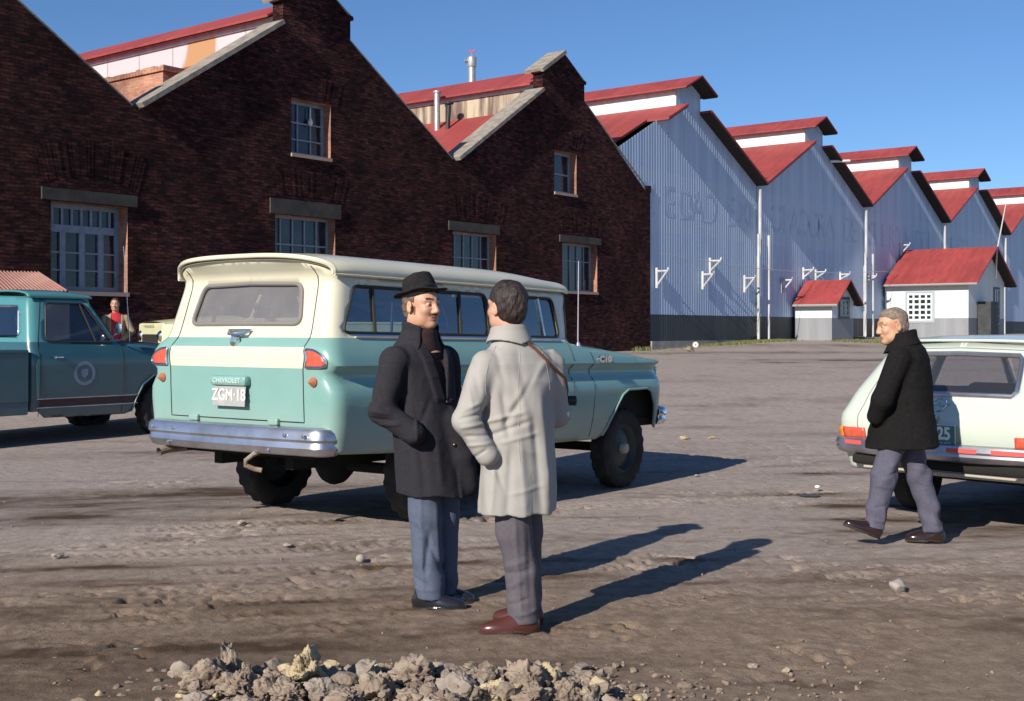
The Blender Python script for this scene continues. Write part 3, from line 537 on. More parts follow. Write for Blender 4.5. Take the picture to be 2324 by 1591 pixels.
for i in range(NSH):
    tl = T0+WS*i; tr = tl+WS; tc_ = (tl+tr)/2; z0 = float(np.interp(tc_, [0, 22, 47, 80], [1.09, 1.14, 1.28, 1.36]))
    sh = thing('warehouse', names[i], 'warehouse', FW(tc_, z0), group='white warehouses in a row'); L0 = sh.location.copy()
    fw = lambda u, v, dd: (lambda p: (p[0]-L0[0], p[1]-L0[1], p[2]-L0[2]))(FW(u, v, dd-.06))
    zr = lambda t: 8.3+(6.23-abs(t-tc_))*.502 if abs(t-tc_) > 1.0 else 11.66+.485*(1.0-abs(t-tc_))
    # corrugated front, real ribs
    t = np.arange(tl, tr+1e-6, .2/8); ph = (t/.2) % 1; am = .0065*np.cos(2*math.pi*ph)
    rows = [z0-.02, ZPL-.0, ZPL+1e-3]; V = []; Fc = []
    zt = np.array([zr(q)-.12 for q in t])
    zrow = np.stack([0*t+z0-.02, 0*t+3.9, 0*t+6.0, np.minimum(zt, 8.2), zt], 1)
    for a_ in range(len(t)):
        for z_ in zrow[a_]: V.append(fw(t[a_], z_, am[a_]))
    nr = zrow.shape[1]
    for a_ in range(len(t)-1):
        for r_ in range(nr-1): Fc.append((a_*nr+r_, (a_+1)*nr+r_, (a_+1)*nr+r_+1, a_*nr+r_+1))
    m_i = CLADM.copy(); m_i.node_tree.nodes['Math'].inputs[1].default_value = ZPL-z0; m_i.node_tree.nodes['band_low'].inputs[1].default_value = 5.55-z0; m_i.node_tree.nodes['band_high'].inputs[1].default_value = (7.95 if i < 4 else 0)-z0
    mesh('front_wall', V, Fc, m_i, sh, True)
    mb = MB(); mb.prism([(max(tl, .03), z0-.9), (tr, z0-.9), (tr, z0-.03), (max(tl, .03), z0-.03)], fw, .12, -.3); mb.build('foundation', CONC, sh)
    # roofs, overhanging the front
    LEN = 60; f0 = -.1 if i == 0 else OV
    for s in (-1, 1):
        ov = OV; ta = tc_+s*.98; tb = tc_+s*WS/2; za, zb_ = 10.86, 8.30
        poly = [(ta, za), (tb, zb_), (tb, zb_-.1), (ta, za-.1)]
        if i == 0 and s < 0:   # the part behind the brick parapet does not overhang
            tm = tc_-2.55; zm = za+(zb_-za)*((ta-tm)/(ta-tb)); mb = MB(); mb.prism([(ta, za), (tm, zm), (tm, zm-.1), (ta, za-.1)], fw, ov, -1.0); mb.prism([(tm, zm), (tb, zb_), (tb, zb_-.1), (tm, zm-.1)], fw, -.45, -1.0); mb.prism(poly, fw, -1.0, -LEN)
        else: mb = MB(); mb.prism(poly, fw, ov, -LEN)
        o = mb.build('roof', RED, sh); roof_uv(o, L0)
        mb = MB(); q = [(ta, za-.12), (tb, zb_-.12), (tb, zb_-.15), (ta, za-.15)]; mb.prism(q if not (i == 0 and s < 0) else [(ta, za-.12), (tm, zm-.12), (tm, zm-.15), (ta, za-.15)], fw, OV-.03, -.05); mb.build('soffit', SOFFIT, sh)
        mb = MB(); mb.prism([(tc_+s*1.0, 10.7), (tc_+s*1.0, 11.62), (tc_+s*.93, 11.62), (tc_+s*.93, 10.7)], fw, -.02, -LEN); mb.build('clerestory', WHITEW, sh)
        mb = MB(); mb.prism([(tc_, 12.17), (tc_+s*1.34, 11.52), (tc_+s*1.34, 11.46), (tc_, 12.10)], fw, OV+.1, -LEN); o = mb.build('ridge_roof', RED, sh); roof_uv(o, L0)
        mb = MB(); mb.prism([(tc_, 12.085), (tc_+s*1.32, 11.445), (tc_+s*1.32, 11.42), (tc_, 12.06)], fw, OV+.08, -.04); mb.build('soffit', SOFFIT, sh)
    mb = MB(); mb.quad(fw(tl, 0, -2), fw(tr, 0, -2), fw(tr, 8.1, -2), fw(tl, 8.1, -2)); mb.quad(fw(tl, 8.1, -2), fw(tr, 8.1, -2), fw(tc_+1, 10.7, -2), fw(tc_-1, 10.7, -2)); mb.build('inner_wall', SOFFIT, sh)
    # faded painted name on a lighter band
    if i < 4:
        mb = MB(); s_ = 'SOCIEDAD EXPLOTADORA DE TIERRA DEL FUEGO'
        for k, chh in enumerate(s_):
            tt = 1.17+(k-4)*1.055
            if chh == ' ' or tt < tl-.1 or tt > tr-.75: continue
            q = text('t', chh, 1.85, frame4(fw(tt, 6.72, .0075), Vector(FD), Vector((0, 0, 1)), Vector(FN)), LETTER, None, .0008, .95, 'LEFT')
            mb.add([v.co for v in q.data.vertices], [tuple(p.vertices) for p in q.data.polygons]); bpy.data.objects.remove(q)
        mb.build('lettering', LETTER, sh)
    # rain pipes at the right-hand valley
    mb = MB(); mb.tube([fw(tr-.05, 8.05, .2), fw(tr-.05, 5.2, .2), fw(tr-.05, 4.9, .12), fw(tr-.05, z0, .12)], .075, 8); mb.build('downpipe', PIPEW, sh, True)
    if i < 3:
        for dt, ztop in ((-.48, 5.9), (.55, 5.9)): mb = MB(); mb.tube([fw(tr+dt, z0, .34), fw(tr+dt, ztop-.25*i, .34)], .06, 8); mb.build('standpipe', PIPEW, sh, True)
    for (bx, y0, y1) in brk[i]:
        t_, z1 = fac(bx, y0); _, zz = fac(bx, y1); mb = MB(); w_ = .045
        mb.box(fw(t_, (z1+zz)/2, .10), (.1, .1, z1-zz), Matrix.Rotation(math.pi/2-AF, 3, 'Z')); mb.tube([fw(t_, z1-.14, .1), fw(t_, z1-.14, .62)], w_, 6); mb.tube([fw(t_, z1-.78 if z1-zz > .85 else zz+.1, .1), fw(t_, z1-.17, .55)], w_*.9, 6); mb.tube([fw(t_, z1-.1, .62), fw(t_, z1+.0, .62)], .04, 6); mb.build('wire_bracket', PIPEW, sh)
# string courses on the fronts are rib joints only; odd details
t_, z_ = fac(1895, 369); mb = MB(); mb.tube([FW(t_-.7, z_-.02, .05), FW(t_+.1, z_+.04, .75)], .07, 6); o = mb.build('lamp_arm', WHITEW); tag(o, 'pale stub arm sticking out under the eaves of the second warehouse', 'arm')
# ================================================================= HUT AND HOUSE
def cottage(name, label, x0, x1, xg, ybase, yeave, yridge, ov=.28):
    t0, _ = fac(x0, ybase); base = np.array(FW(t0, 0, .08)); r = (x1-CX)/F; m_ = (r*base[1]-base[0])/(FN[0]-r*FN[1])
    near = base+FN*m_; rg = (xg-CX)/F; wd = (rg*near[1]-near[0])/(FD[0]-rg*FD[1]); z0 = HC+(HY-ybase)*near[1]/F; ze = HC+(HY-yeave)*near[1]/F; zr_ = HC+(HY-yridge)*(near[1]+FD[1]*wd/2)/F
    th = thing(name, label[0], label[1], (near[0], near[1], z0)); nb = np.array([near[0], near[1], z0])
    fr = lambda s, z, d: tuple(near+FD*s-FN*d+np.array([0, 0, z])-nb)     # s along the gable, d back towards the warehouse
    return th, fr, m_, wd, z0, ze, zr_, ov
HUTM = clad('hut_boards', (.70, .74, .71), (.58, .62, .60), (.22, .23, .25), (.32, .32, .33), .8)
def bodyof(cd, zpl):
    th, fr, dep, wd, z0, ze, zr_, ov = cd; mm = HUTM.copy(); mm.node_tree.nodes['Math'].inputs[1].default_value = zpl-z0
    mb = MB(); n = int(dep/.012)
    for (A, B) in (((0, 0), (0, dep)), ((wd, 0), (wd, dep))):
        mb.quad(fr(A[0], z0-.6, A[1]), fr(B[0], z0-.6, B[1]), fr(B[0], ze+.02, B[1]), fr(A[0], ze+.02, A[1]))
    g = [(0, z0-.6), (wd, z0-.6), (wd, ze), (wd/2, zr_-.06), (0, ze)]; mb.add([fr(s, z, 0) for s, z in g], [tuple(range(5))]); mb.build('wall', mm, th)
    for s in (-1, 1):
        mb = MB(); sl = (zr_-ze)/(wd/2); e = wd/2+ov; pl = [(wd/2, zr_), (wd/2+s*e, zr_-sl*e), (wd/2+s*e, zr_-sl*e+.07), (wd/2, zr_+.07)]
        mb.prism(pl, lambda u, v, d: fr(u, v, d), -ov*1.5, dep); o = mb.build('roof', RED, th); roof_uv(o, th.location)
        if s < 0:
            mb = MB(); mb.tube([fr(wd/2+s*(e+.06), zr_-sl*e-.02, -ov*1.5), fr(wd/2+s*(e+.06), zr_-sl*e-.02, dep)], .06, 6); mb.build('gutter', M('grey_gutter', (.3, .3, .3), .5), th, True)
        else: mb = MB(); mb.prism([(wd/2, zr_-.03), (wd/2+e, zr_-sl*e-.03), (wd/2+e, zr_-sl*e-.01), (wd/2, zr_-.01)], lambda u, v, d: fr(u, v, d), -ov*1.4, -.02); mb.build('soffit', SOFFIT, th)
hut = cottage('hut', ('small white hut with a red gable roof and one square window', 'hut'), 1800, 1888, 1937, 771, 682, 638); bodyof(hut, 2.1)
house = cottage('house', ('white house with a big red roof, grey base and many paned window', 'house'), 2005, 2198, 2279, 768, 634, 563, .4); bodyof(house, 2.17)
def wall_window(cd, side, a, b_, z0_, z1, cols, rows, bar=.035, fr_w=.08, pane=PANE, mat=WHITEW, trim=None):
    th, fr = cd[0], cd[1]; g = (lambda u, v, d: fr(-d, v, u)) if side else (lambda u, v, d: fr(u, v, -d)); mb = MB()
    for q in ([(a, z0_), (b_, z0_), (b_, z0_+fr_w), (a, z0_+fr_w)], [(a, z1-fr_w), (b_, z1-fr_w), (b_, z1), (a, z1)], [(a, z0_+fr_w), (a+fr_w, z0_+fr_w), (a+fr_w, z1-fr_w), (a, z1-fr_w)], [(b_-fr_w, z0_+fr_w), (b_, z0_+fr_w), (b_, z1-fr_w), (b_-fr_w, z1-fr_w)]): mb.prism(q, g, .05, .0)
    for i in range(1, cols): x = a+(b_-a)*i/cols; mb.prism([(x-bar, z0_+fr_w), (x+bar, z0_+fr_w), (x+bar, z1-fr_w), (x-bar, z1-fr_w)], g, .044, .004)
    for i in range(1, rows): z = z0_+(z1-z0_)*i/rows; mb.prism([(a+fr_w, z-bar), (b_-fr_w, z-bar), (b_-fr_w, z+bar), (a+fr_w, z+bar)], g, .042, .004)
    w_ = mb.build('window', mat, th); m2 = MB(); m2.quad(g(a, z0_, .02), g(b_, z0_, .02), g(b_, z1, .02), g(a, z1, .02)); m2.build('pane', pane, w_)
    if trim:
        m3 = MB(); e = .12
        for q in ([(a-e, z0_-e), (b_+e, z0_-e), (b_+e, z0_), (a-e, z0_)], [(a-e, z1), (b_+e, z1), (b_+e, z1+e), (a-e, z1+e)], [(a-e, z0_), (a, z0_), (a, z1), (a-e, z1)], [(b_, z0_), (b_+e, z0_), (b_+e, z1), (b_, z1)]): m3.prism(q, g, .035, 0)
        m3.build('frame', trim, w_)
GREYT = M('grey_trim', (.33, .37, .40), .6)
sc = house[0].location[1]/F; hz = lambda y: HC+(HY-y)*(house[0].location[1])/F
wall_window(house, True, house[2]*.42, house[2]*.72, hz(727), hz(664), 4, 5, .05, .09, trim=GREYT)
hz2 = lambda y, cd: HC+(HY-y)*(cd[0].location[1]+1.2)/F
DKT = M('dark_trim', (.04, .055, .07), .5)
wall_window(hut, False, hut[3]*.34, hut[3]*.74, hz2(718, hut), hz2(680, hut), 2, 3, .03, .07, mat=GREYT, trim=DKT)
th, fr = house[0], house[1]; wd = house[3]; z0 = house[4]
wall_window(house, False, wd*.70, wd*.84, z0+.75, z0+2.75, 2, 4, .03, .07, mat=GREYT, trim=DKT)
mb = MB(); mb.prism([(wd*.22, z0+.02), (wd*.42, z0+.02), (wd*.42, z0+2.0), (wd*.22, z0+2.0)], lambda u, v, d: fr(u, v, -d), .75, .06); d_ = mb.build('porch_box', M('dark_green_boards', (.022, .028, .03), .7, c2=(.05, .05, .05), vs=4), th)
mb = MB(); mb.prism([(wd*.70, z0), (wd*.84, z0), (wd*.84, z0+.62), (wd*.70, z0+.62)], lambda u, v, d: fr(u, v, -d), .03, .0); mb.build('door_panel', DKT, th)
mb = MB(); a = np.array(th.location)+np.array(fr(wd*.5, house[6]-.1-0, -.55)); e = P(2283, 462, a[1]+.4); mb.tube([tuple(a+np.array([-.1, 0, -1.6])), tuple(a), e], [.04, .04, .028], 6); o = mb.build('roof_pole', M('weathered_pole', (.5, .47, .45), .7), None, True); tag(o, 'thin leaning pole fixed at the gable of the red roofed house', 'pole')
# wires along the front
mb = MB(); pts = []
for i in range(25):
    u = i/24; pts.append(FW(-0.2+70*u, 4.55+.55*u-.35*math.sin(math.pi*((u*3) % 1)), .62))
mb.tube(pts, .012, 4); o = mb.build('overhead_wire', M('pale_wire', (.45, .42, .40), .6), None, True); tag(o, 'thin pale wire slung along the warehouse fronts', 'wire')
# faded red lean-to roof at the left
q = P(0, 613, 24.0); zt = q[2]; mb = MB(); A = P(-190, 613, 24.2); B = P(92, 619, 24.6); Cc = P(158, 661, 22.6); Dd = P(-150, 690, 21.9)
lt = thing('shed', 'low shed with a faded red corrugated roof behind the dark green pickup', 'shed', (B[0], B[1], gz(B[0], B[1])))
rl = lambda p: tuple(np.array(p)-np.array(lt.location)); ns = 36; V = []; Fc = []
for i in range(ns*6+1):
    u = i/(ns*6); dz = .035*math.sin(2*math.pi*u*ns); a = np.array(A)*(1-u)+np.array(B)*u; b_ = np.array(Dd)*(1-u)+np.array(Cc)*u; V += [rl(a+[0, 0, dz]), rl(b_+[0, 0, dz])]
    if i: Fc.append((2*i-2, 2*i, 2*i+1, 2*i-1))
o = mesh('roof', V, Fc, REDRUST, lt); uv_from(o, lambda V: V[:, :2]); 
mb = MB()
for (a, b_) in ((Dd, Cc), (Cc, B), (A, Dd)): mb.quad(rl((a[0], a[1], gz(a[0], a[1])-.3)), rl((b_[0], b_[1], gz(b_[0], b_[1])-.3)), rl((b_[0], b_[1], b_[2]-.03)), rl((a[0], a[1], a[2]-.03)))
mb.build('wall', M('shed_boards', (.10, .08, .07), .9, c2=(.06, .05, .05), vs=3), lt)
# ================================================================= VEHICLES
BUMPC = M('worn_chrome', (.60, .60, .66), .30, .92, c2=(.40, .36, .34), vs=5, vr=(.45, .8), dust=((.40, .34, .29), .0, .1, .3))
CHROME = M('chrome', (.78, .79, .82), .13, 1.0, c2=(.62, .60, .58), vs=7, vr=(.45, .75))
RUBBER = M('tyre_rubber', (.018, .017, .016), .85, c2=(.05, .043, .038), vs=6, vr=(.5, .8))
UNDER = M('dark_underbody', (.012, .011, .010), .95)
GASKET = M('black_rubber_seal', (.02, .02, .02), .6)
REDL = M('red_lens', (.60, .105, .06), .38, c2=(.48, .075, .04), vs=40); AMBER = M('amber_lens', (.75, .24, .02), .2)
SEAT = M('seat_vinyl', (.10, .12, .12), .6); STEEL = M('rusty_steel', (.30, .24, .19), .75, c2=(.16, .10, .07), vs=9)
GLP = glass('dark_glass', (.10, .12, .14)); GLS = glass('side_glass', (.50, .56, .60)); GLD = glass('dusty_glass', (.62, .60, .58), .34, (.40, .37, .35)); GLO = glass('clear_glass', (.86, .87, .88), .05)
class Body:
    def __init__(s, w, xr, x0, R, Lc, B, xn, nose=.12, kw=.03, kx=.03, crown=.02, nl=.3):
        s.w = smooth_fn(w, kw); s.xr = smooth_fn(xr, kx); s.x0 = x0; s.R = R; s.Lc = Lc; s.B = B; s.xn = xn; s.nose = nose; s.crown = crown; s.nl = nl
    def S(s, x): return x-s.x0-s.R
    def map(s, S, Z):
        S = np.asarray(S, float); Z = np.asarray(Z, float); w = s.w(Z); xr = s.xr(Z); R = s.R
        kk = sstep(0, .5, S); cx = xr*(1-kk)+s.x0*kk+R; th = np.clip(-S/s.Lc, 0, 1)*math.pi/2; t = np.clip((-s.Lc-S)/s.B, 0, 1)
        xs = cx+np.maximum(S, 0); ins = s.nose*np.clip((xs-(s.xn-s.nl))/s.nl, 0, 1.2)**2
        x = np.where(S >= 0, xs, np.where(S > -s.Lc, cx-R*np.sin(th), xr-s.crown*(1-(1-t)**2)))
        y = np.where(S >= 0, w-ins, np.where(S > -s.Lc, w-R+R*np.cos(th), (w-R)*(1-t)))
        return np.stack([x, -y, Z], -1)
    def off(s, S, Z, d):
        e = 2e-3; S = np.asarray(S, float); Z = np.asarray(Z, float); a = s.map(S+e, Z)-s.map(S-e, Z); b = s.map(S, Z+e)-s.map(S, Z-e)
        n = np.cross(a, b); n /= np.linalg.norm(n, axis=-1, keepdims=True)+1e-12; return s.map(S, Z)+n*d
def flip(v): return np.asarray(v)*np.array([1, -1, 1])
def body_panel(name, B, outer, holes, lines, step, mats, matfn, parent, d=0.0, sides=(1, -1), thick=None):
    v, f, c = sheet(outer, holes, lines, step); p = B.off(v[:, 0], v[:, 1], d); V = []; Fc = []; mi = []
    m = [matfn(q) for q in c] if matfn else [0]*len(f)
    for sd in sides:
        n = len(V); V += (p if sd == 1 else flip(p)).tolist(); Fc += [tuple(int(i)+n for i in (q if sd == 1 else q[::-1])) for q in f]; mi += m
    o = mesh(name, V, Fc, mats, parent, True, mi, sharp=50)
    if len(sides) == 2:
        bm = bmesh.new(); bm.from_mesh(o.data); bmesh.ops.remove_doubles(bm, verts=[q for q in bm.verts if abs(q.co.y) < 2e-3], dist=2.5e-3); bm.to_mesh(o.data); bm.free(); o.data.set_sharp_from_angle(angle=50*D2R)
    if thick: md = o.modifiers.new('thickness', 'SOLIDIFY'); md.thickness = thick; md.offset = -1
    return o
def on_body(B, poly, step=.04, d=0.0, closed=True, side=1):
    q = np.array(resample(poly, step, closed)); p = B.off(q[:, 0], q[:, 1], d); return (p if side == 1 else flip(p)).tolist()
def ribbon(mb, pts3, width, up=None, m=0):
    pts = [Vector(p) for p in pts3]
    mb.tube(pts, width/2, 4, m)
def seams(B, polys, parent, mat, w=.008, sides=(1, -1), name='panel_gap'):
    mb = MB()
    for sd in sides:
        for pl in polys: mb.tube(on_body(B, pl, .05, .0005, False, sd), w/2, 5)
    return mb.build(name, mat, parent, True)
def wheel(parent, x, y, r, wd, z=None, rimmat=None, hub=CHROME, hubr=.075, lug=True, rimr=.6):
    sg = 1 if y > 0 else -1; z = r if z is None else z; h = wd/2; rr = r*rimr
    prof = [(rr, -h*.75), (r*.80, -h), (r*.93, -h*.93), (r, -h*.72), (r*1.004, -h*.3), (r*1.004, h*.3), (r, h*.72), (r*.93, h*.93), (r*.80, h), (rr, h*.75)]
    mb = MB(); mb.lathe(prof, 84, 'y', (0, 0, 0), 0, (lambda q, hh, i: q-(.016 if (q > r*.92 and (i+(2 if hh > 0 else 0)) % 4 < 2) else 0)) if lug else None)
    t = mb.build('wheel', RUBBER, parent, True, 40); t.location = (x, y, z)
    mb = MB(); mb.lathe([(rr+.004, sg*h*.72), (rr-.012, sg*h*.80), (rr-.03, sg*h*.55), (rr*.80, sg*h*.30), (rr*.62, sg*h*.42), (rr*.45, sg*h*.55), (0.001, sg*h*.55)], 40, 'y'); mb.build('rim', rimmat, t, True)
    if hub: mb = MB(); mb.lathe([(hubr, sg*h*.5), (hubr, sg*h*.85), (hubr*.8, sg*h*1.05), (.001, sg*h*1.1)], 20, 'y'); mb.build('hub_cap', hub, t, True)
    return t
def roof_sheet(name, mats, parent, xs, wf, zd, hf, n=28, pw=.75, lip=True, p2=.62):
    V = []; Fc = []; ph = np.linspace(-math.pi/2, math.pi/2, n)
    for x in xs:
        for a in ph:
            sn = math.sin(a); V.append((x(abs(sn)) if callable(x) else x, wf(x if not callable(x) else x(0))*(abs(sn)**pw)*(1 if sn > 0 else -1), zd+hf(x if not callable(x) else x(0))*max(0, math.cos(a))**p2))
    for i in range(len(xs)-1):
        for j in range(n-1): Fc.append((i*n+j, i*n+j+1, (i+1)*n+j+1, (i+1)*n+j))
    return V, Fc
def car_rot(a): return math.pi/2-a
# ---------------------------------------------------------------- teal and cream wagon
TEAL = M('teal_paint', (.205, .385, .348), .32, 0, c2=(.185, .355, .32), vs=3, coat=.3, dust=((.42, .34, .28), .45, .95, .9))
CREAM = M('cream_paint', (.69, .655, .50), .33, 0, c2=(.62, .59, .45), vs=2.5, coat=.5)
A = 35.3*D2R; u_ = np.array([math.sin(A), math.cos(A), 0]); r_ = np.array([math.cos(A), -math.sin(A), 0])
wag = thing('wagon', 'tall teal and cream four wheel drive wagon seen from behind, beside the two talking men', 'car', (-2.063, 8.874, .060), car_rot(A)); wag.rotation_euler = (0, .9*D2R, car_rot(A))
B = Body([(.45, .90), (.6, .955), (.75, .983), (.92, .998), (1.0, .995), (1.04, .985), (1.065, .958), (1.10, .928), (1.165, .930), (1.192, .986), (1.22, .984), (1.27, .966), (1.33, .935), (1.385, .895), (1.42, .878), (1.5, .868), (1.77, .826), (1.84, .81), (2.0, .80)],
         [(.45, .10), (.9, .075), (1.17, .06), (1.32, .06), (1.345, .09), (1.40, .135), (1.5, .165), (1.77, .235), (1.83, .235), (1.88, .19), (1.93, .12), (2.0, .07)], .06, .095, .15, .85, 4.88, .14, .014, .025)
S = B.S; ax0, ax1 = 1.25, 4.19
outer = [(-1.0, .60), (-.15, .60), (0, .585), (S(.76), .56), (S(.80), .62), (S(.86), .76), (S(.96), .9), (S(1.08), .955), (S(1.42), .955), (S(1.54), .9), (S(1.64), .76), (S(1.72), .58), (S(1.78), .515), (S(3.58), .50), (S(3.68), .53), (S(3.76), .66), (S(3.86), .80), (S(3.95), .90), (S(4.05), .945), (S(4.42), .95), (S(4.50), .92), (S(4.58), .80), (S(4.64), .60), (S(4.68), .56), (S(4.86), .58), (S(4.88), .8), (S(4.885), 1.0), (S(4.88), 1.16), (S(4.86), 1.19), (S(4.4), 1.245), (S(3.9), 1.29), (S(3.45), 1.325), (S(3.16), 1.375), (S(3.13), 1.42), (S(3.15), 1.70), (S(3.19), 1.81), (S(3.1), 1.835), (S(1.5), 1.84), (S(.5), 1.845), (0, 1.845), (-.08, 1.865), (-.15, 1.89), (-.32, 1.935), (-.6, 1.955), (-1.0, 1.965)]
win_long = rpoly([(S(.17), 1.43), (S(2.0), 1.43), (S(2.0), 1.765), (S(.27), 1.765)], .07)
win_front = rpoly([(S(2.13), 1.43), (S(3.03), 1.43), (S(2.98), 1.765), (S(2.13), 1.765)], .06)
yt = lambda y, z: -.15-.85*(1-y/(float(B.w(z))-.095))       # lateral position on the tail -> sheet coordinate
bh0 = rpoly([(-1.0, 1.49), (yt(.575, 1.5), 1.488), (yt(.515, 1.775), 1.778), (-1.0, 1.79)], .075, 7); back_half = [(-1.0, 1.49)]+[q for q in bh0 if q[0] > -.93]+[(-1.0, 1.79)]
back_r = rpoly(back_half, .02, 2)
# window opening reaching the centre line: keep the outline open there
outer_rear = outer[:]; ci = len(outer)
body_outer = [(-1.0, .60)]+outer[1:]+[(-1.0, 1.79)]+[tuple(q) for q in reversed(back_half[1:-1])]+[(-1.0, 1.49)]
zb = 1.392; zt0, zt1 = 1.177, 1.325; ysm = lambda z: float(np.interp(z, [.8, 1.18, 1.25, 1.33, 1.42, 1.80, 1.93], [.70, .70, .715, .70, .695, .665, .655])); sb = yt(.70, zt1)
lines = [[(-.999, zb), (S(3.145), zb)], [(-.999, zt1), (yt(ysm(zt1), zt1), zt1)], [(yt(ysm(z), z), z) for z in np.linspace(zt1, zt0, 9)], [(yt(ysm(zt0), zt0), zt0), (-.999, zt0)]]
def wpaint(c):
    s, z = c
    if z > zb: return 1
    if zt0 < z < zt1 and s < yt(ysm(z), z): return 1
    return 0
body_panel('body', B, body_outer, [win_long, win_front], lines, .045, [TEAL, CREAM], wpaint, wag, thick=.02)
for nm, pl in (('side_window', win_long), ('side_window', win_front)):
    for sd in (1, -1):
        g = body_panel(nm, B, pl, [], [], .06, GLS, None, wag, -.012, (sd,))
        mb = MB(); mb.tube(on_body(B, pl, .03, .001, True, sd), .011, 6, closed=True); mb.build('window_seal', GASKET, g, True)
for sx, in ((.60,), (1.62,), (2.80,)):
    for sd in (1, -1):
        mb = MB(); mb.tube(on_body(B, [(S(sx), 1.43), (S(sx+.02 if sx < 1 else sx-.04 if sx > 2 else sx+.03), 1.765)], .1, -.003, False, sd), .014, 6)
        mb.build('window_divider', GASKET if sx < 2 else CHROME, wag, True)
g = body_panel('rear_window', B, back_half, [], [], .06, GLD, None, wag, -.012)
mb = MB(); pr = on_body(B, back_half[1:-1], .02, .004, False, 1); mid0 = B.off([-1.0], [1.49], .004)[0].tolist(); mid1 = B.off([-1.0], [1.79], .004)[0].tolist(); mb.tube([mid0]+pr+[mid1]+[list(flip(q)) for q in reversed(pr)], .017, 8, closed=True); mb.build('window_seal', M('grey_seal', (.20, .18, .17), .5), g, True)
# tailgate: outline gaps, hinges, handle
ysm = lambda z: float(np.interp(z, [.8, 1.18, 1.25, 1.33, 1.42, 1.80, 1.93], [.70, .70, .715, .70, .695, .665, .655])); seams(B, [[(-.999, .80)]+[(yt(ysm(z), z), z) for z in np.linspace(.80, 1.90, 34)]], wag, GASKET, .009)
seams(B, [[(S(3.45), .53), (S(3.45), 1.19)], [(S(3.45), 1.19), (S(3.43), 1.30)], [(S(2.07), .53), (S(2.07), 1.38)], [(S(3.10), .9), (S(3.12), 1.38)]], wag, GASKET, .007)
for y in (-.42, .42): mb = MB(); mb.box((.058, y, .795), (.05, .10, .05), bev=.012); mb.build('tailgate_hinge', TEAL, wag)
mb = MB(); mb.box((.115, 0, 1.445), (.03, .24, .018), bev=.007); mb.tube([(.10, -.10, 1.44), (.075, -.085, 1.418), (.07, 0, 1.412), (.075, .085, 1.418), (.10, .10, 1.44)], .012, 8); mb.build('tailgate_handle', CHROME, wag, True)
mb = MB(); mb.lathe([(.001, .03), (.035, .028), (.042, .0)], 18, 'x', (.06, 0, 1.362)); q = mb.build('lock', CHROME, wag, True); q.scale = (-1, 1, 1); q.location.x = .13
# badge housing with lettering and number plate
mb = MB(); mb.box((.022, .0, 1.078), (.075, .38, .075), bev=.025); hb = mb.build('plate_lamp_housing', TEAL, wag, True)
rx = Vector((0, -1, 0)); rz = Vector((0, 0, 1)); rn = Vector((-1, 0, 0))
text('lettering', 'CHEVROLET', .050, frame4((-.0165, 0, 1.078), rx, rz, rn), M('pale_letter', (.46, .60, .54), .5), hb, .002, 1.05, bold=.001)
pl = MB(); Rp = Matrix.Rotation(4*D2R, 3, 'Y'); pl.box((.012, 0, .965), (.006, .34, .145), Rp, bev=.004); po = pl.build('number_plate', M('plate_grey', (.30, .32, .33), .5, c2=(.42, .40, .37), vs=10), wag)
text('lettering', 'ZGM·18', .118, frame4((.0065, 0, .972), rx, rz, rn), M('plate_white', (.66, .65, .60), .5), po, .0015, .88, bold=.002)
text('lettering', 'CHILE', .03, frame4((.0065+.0035, 0, .905), rx, rz, rn), M('plate_white', (.68, .66, .6), .5), po, .0015, 1.6)
# lamps
def lamp_poly(): return rpoly([(yt(.725, 1.19), 1.185), (yt(.728, 1.31), 1.310), (-.195, 1.304), (-.150, 1.28), (-.122, 1.24), (-.125, 1.205), (-.150, 1.187)], .02, 3)
for sd in (1, -1):
    l = body_panel('tail_lamp', B, lamp_poly(), [], [], .03, REDL, None, wag, .012, (sd,), thick=.015)
    mb = MB(); mb.tube(on_body(B, lamp_poly(), .02, .010, True, sd), .009, 6, closed=True); mb.build('lamp_rim', CHROME, l, True)
    mb = MB(); q = B.off([-.20], [1.085], .0)[0]; q = q if sd == 1 else flip(q); mb.lathe([(.001, -.052), (.012, -.046), (.026, -.02), (.034, -.012), (.036, .01)], 16, 'x', tuple(q)); mb.build('reflector', M('reflector_red', (.45, .16, .09), .25), wag, True)
# bumpers
def bumper(name, xc, half, z0, z1, back, sgn, mats, ret=.22, bul=.05, n=40, prof=None, rr=.10):
    prof = prof or [(0.035, 0), (.0, .05), (-.024, .28), (-.012, .46), (-.012, .50), (-.030, .60), (-.026, .84), (-.01, .95), (.035, 1.0)]
    hs = [(bul*abs(t)**2.2, half*t) for t in np.linspace(0, 1, n//2+1)]; x0, y0 = hs[-1]
    hs += [(x0+rr*(1-math.cos(k/7*math.pi/2)), y0+rr*math.sin(k/7*math.pi/2)) for k in range(1, 8)]; hs.append((hs[-1][0]+ret, hs[-1][1]))
    P_ = np.array([(x, -y) for x, y in hs[::-1]]+hs[1:]); T = np.gradient(P_, axis=0); T /= np.linalg.norm(T, axis=1)[:, None]; N = np.stack([-T[:, 1], T[:, 0]], 1)
    V = []; Fc = []; m = len(prof)
    for p, q in zip(P_, N):
        for (o, h) in prof: V.append((xc+sgn*(p[0]-q[0]*o), p[1]-q[1]*o, z0+(z1-z0)*h))
    for i in range(len(P_)-1):
        for j in range(m-1): Fc.append((i*m+j, (i+1)*m+j, (i+1)*m+j+1, i*m+j+1))
    o = mesh(name, V, Fc, mats, back, True, sharp=40); md = o.modifiers.new('t', 'SOLIDIFY'); md.thickness = .006; return o
bmp = bumper('rear_bumper', -.02, .82, .575, .765, wag, 1, BUMPC, .05, .04)
mb = MB()
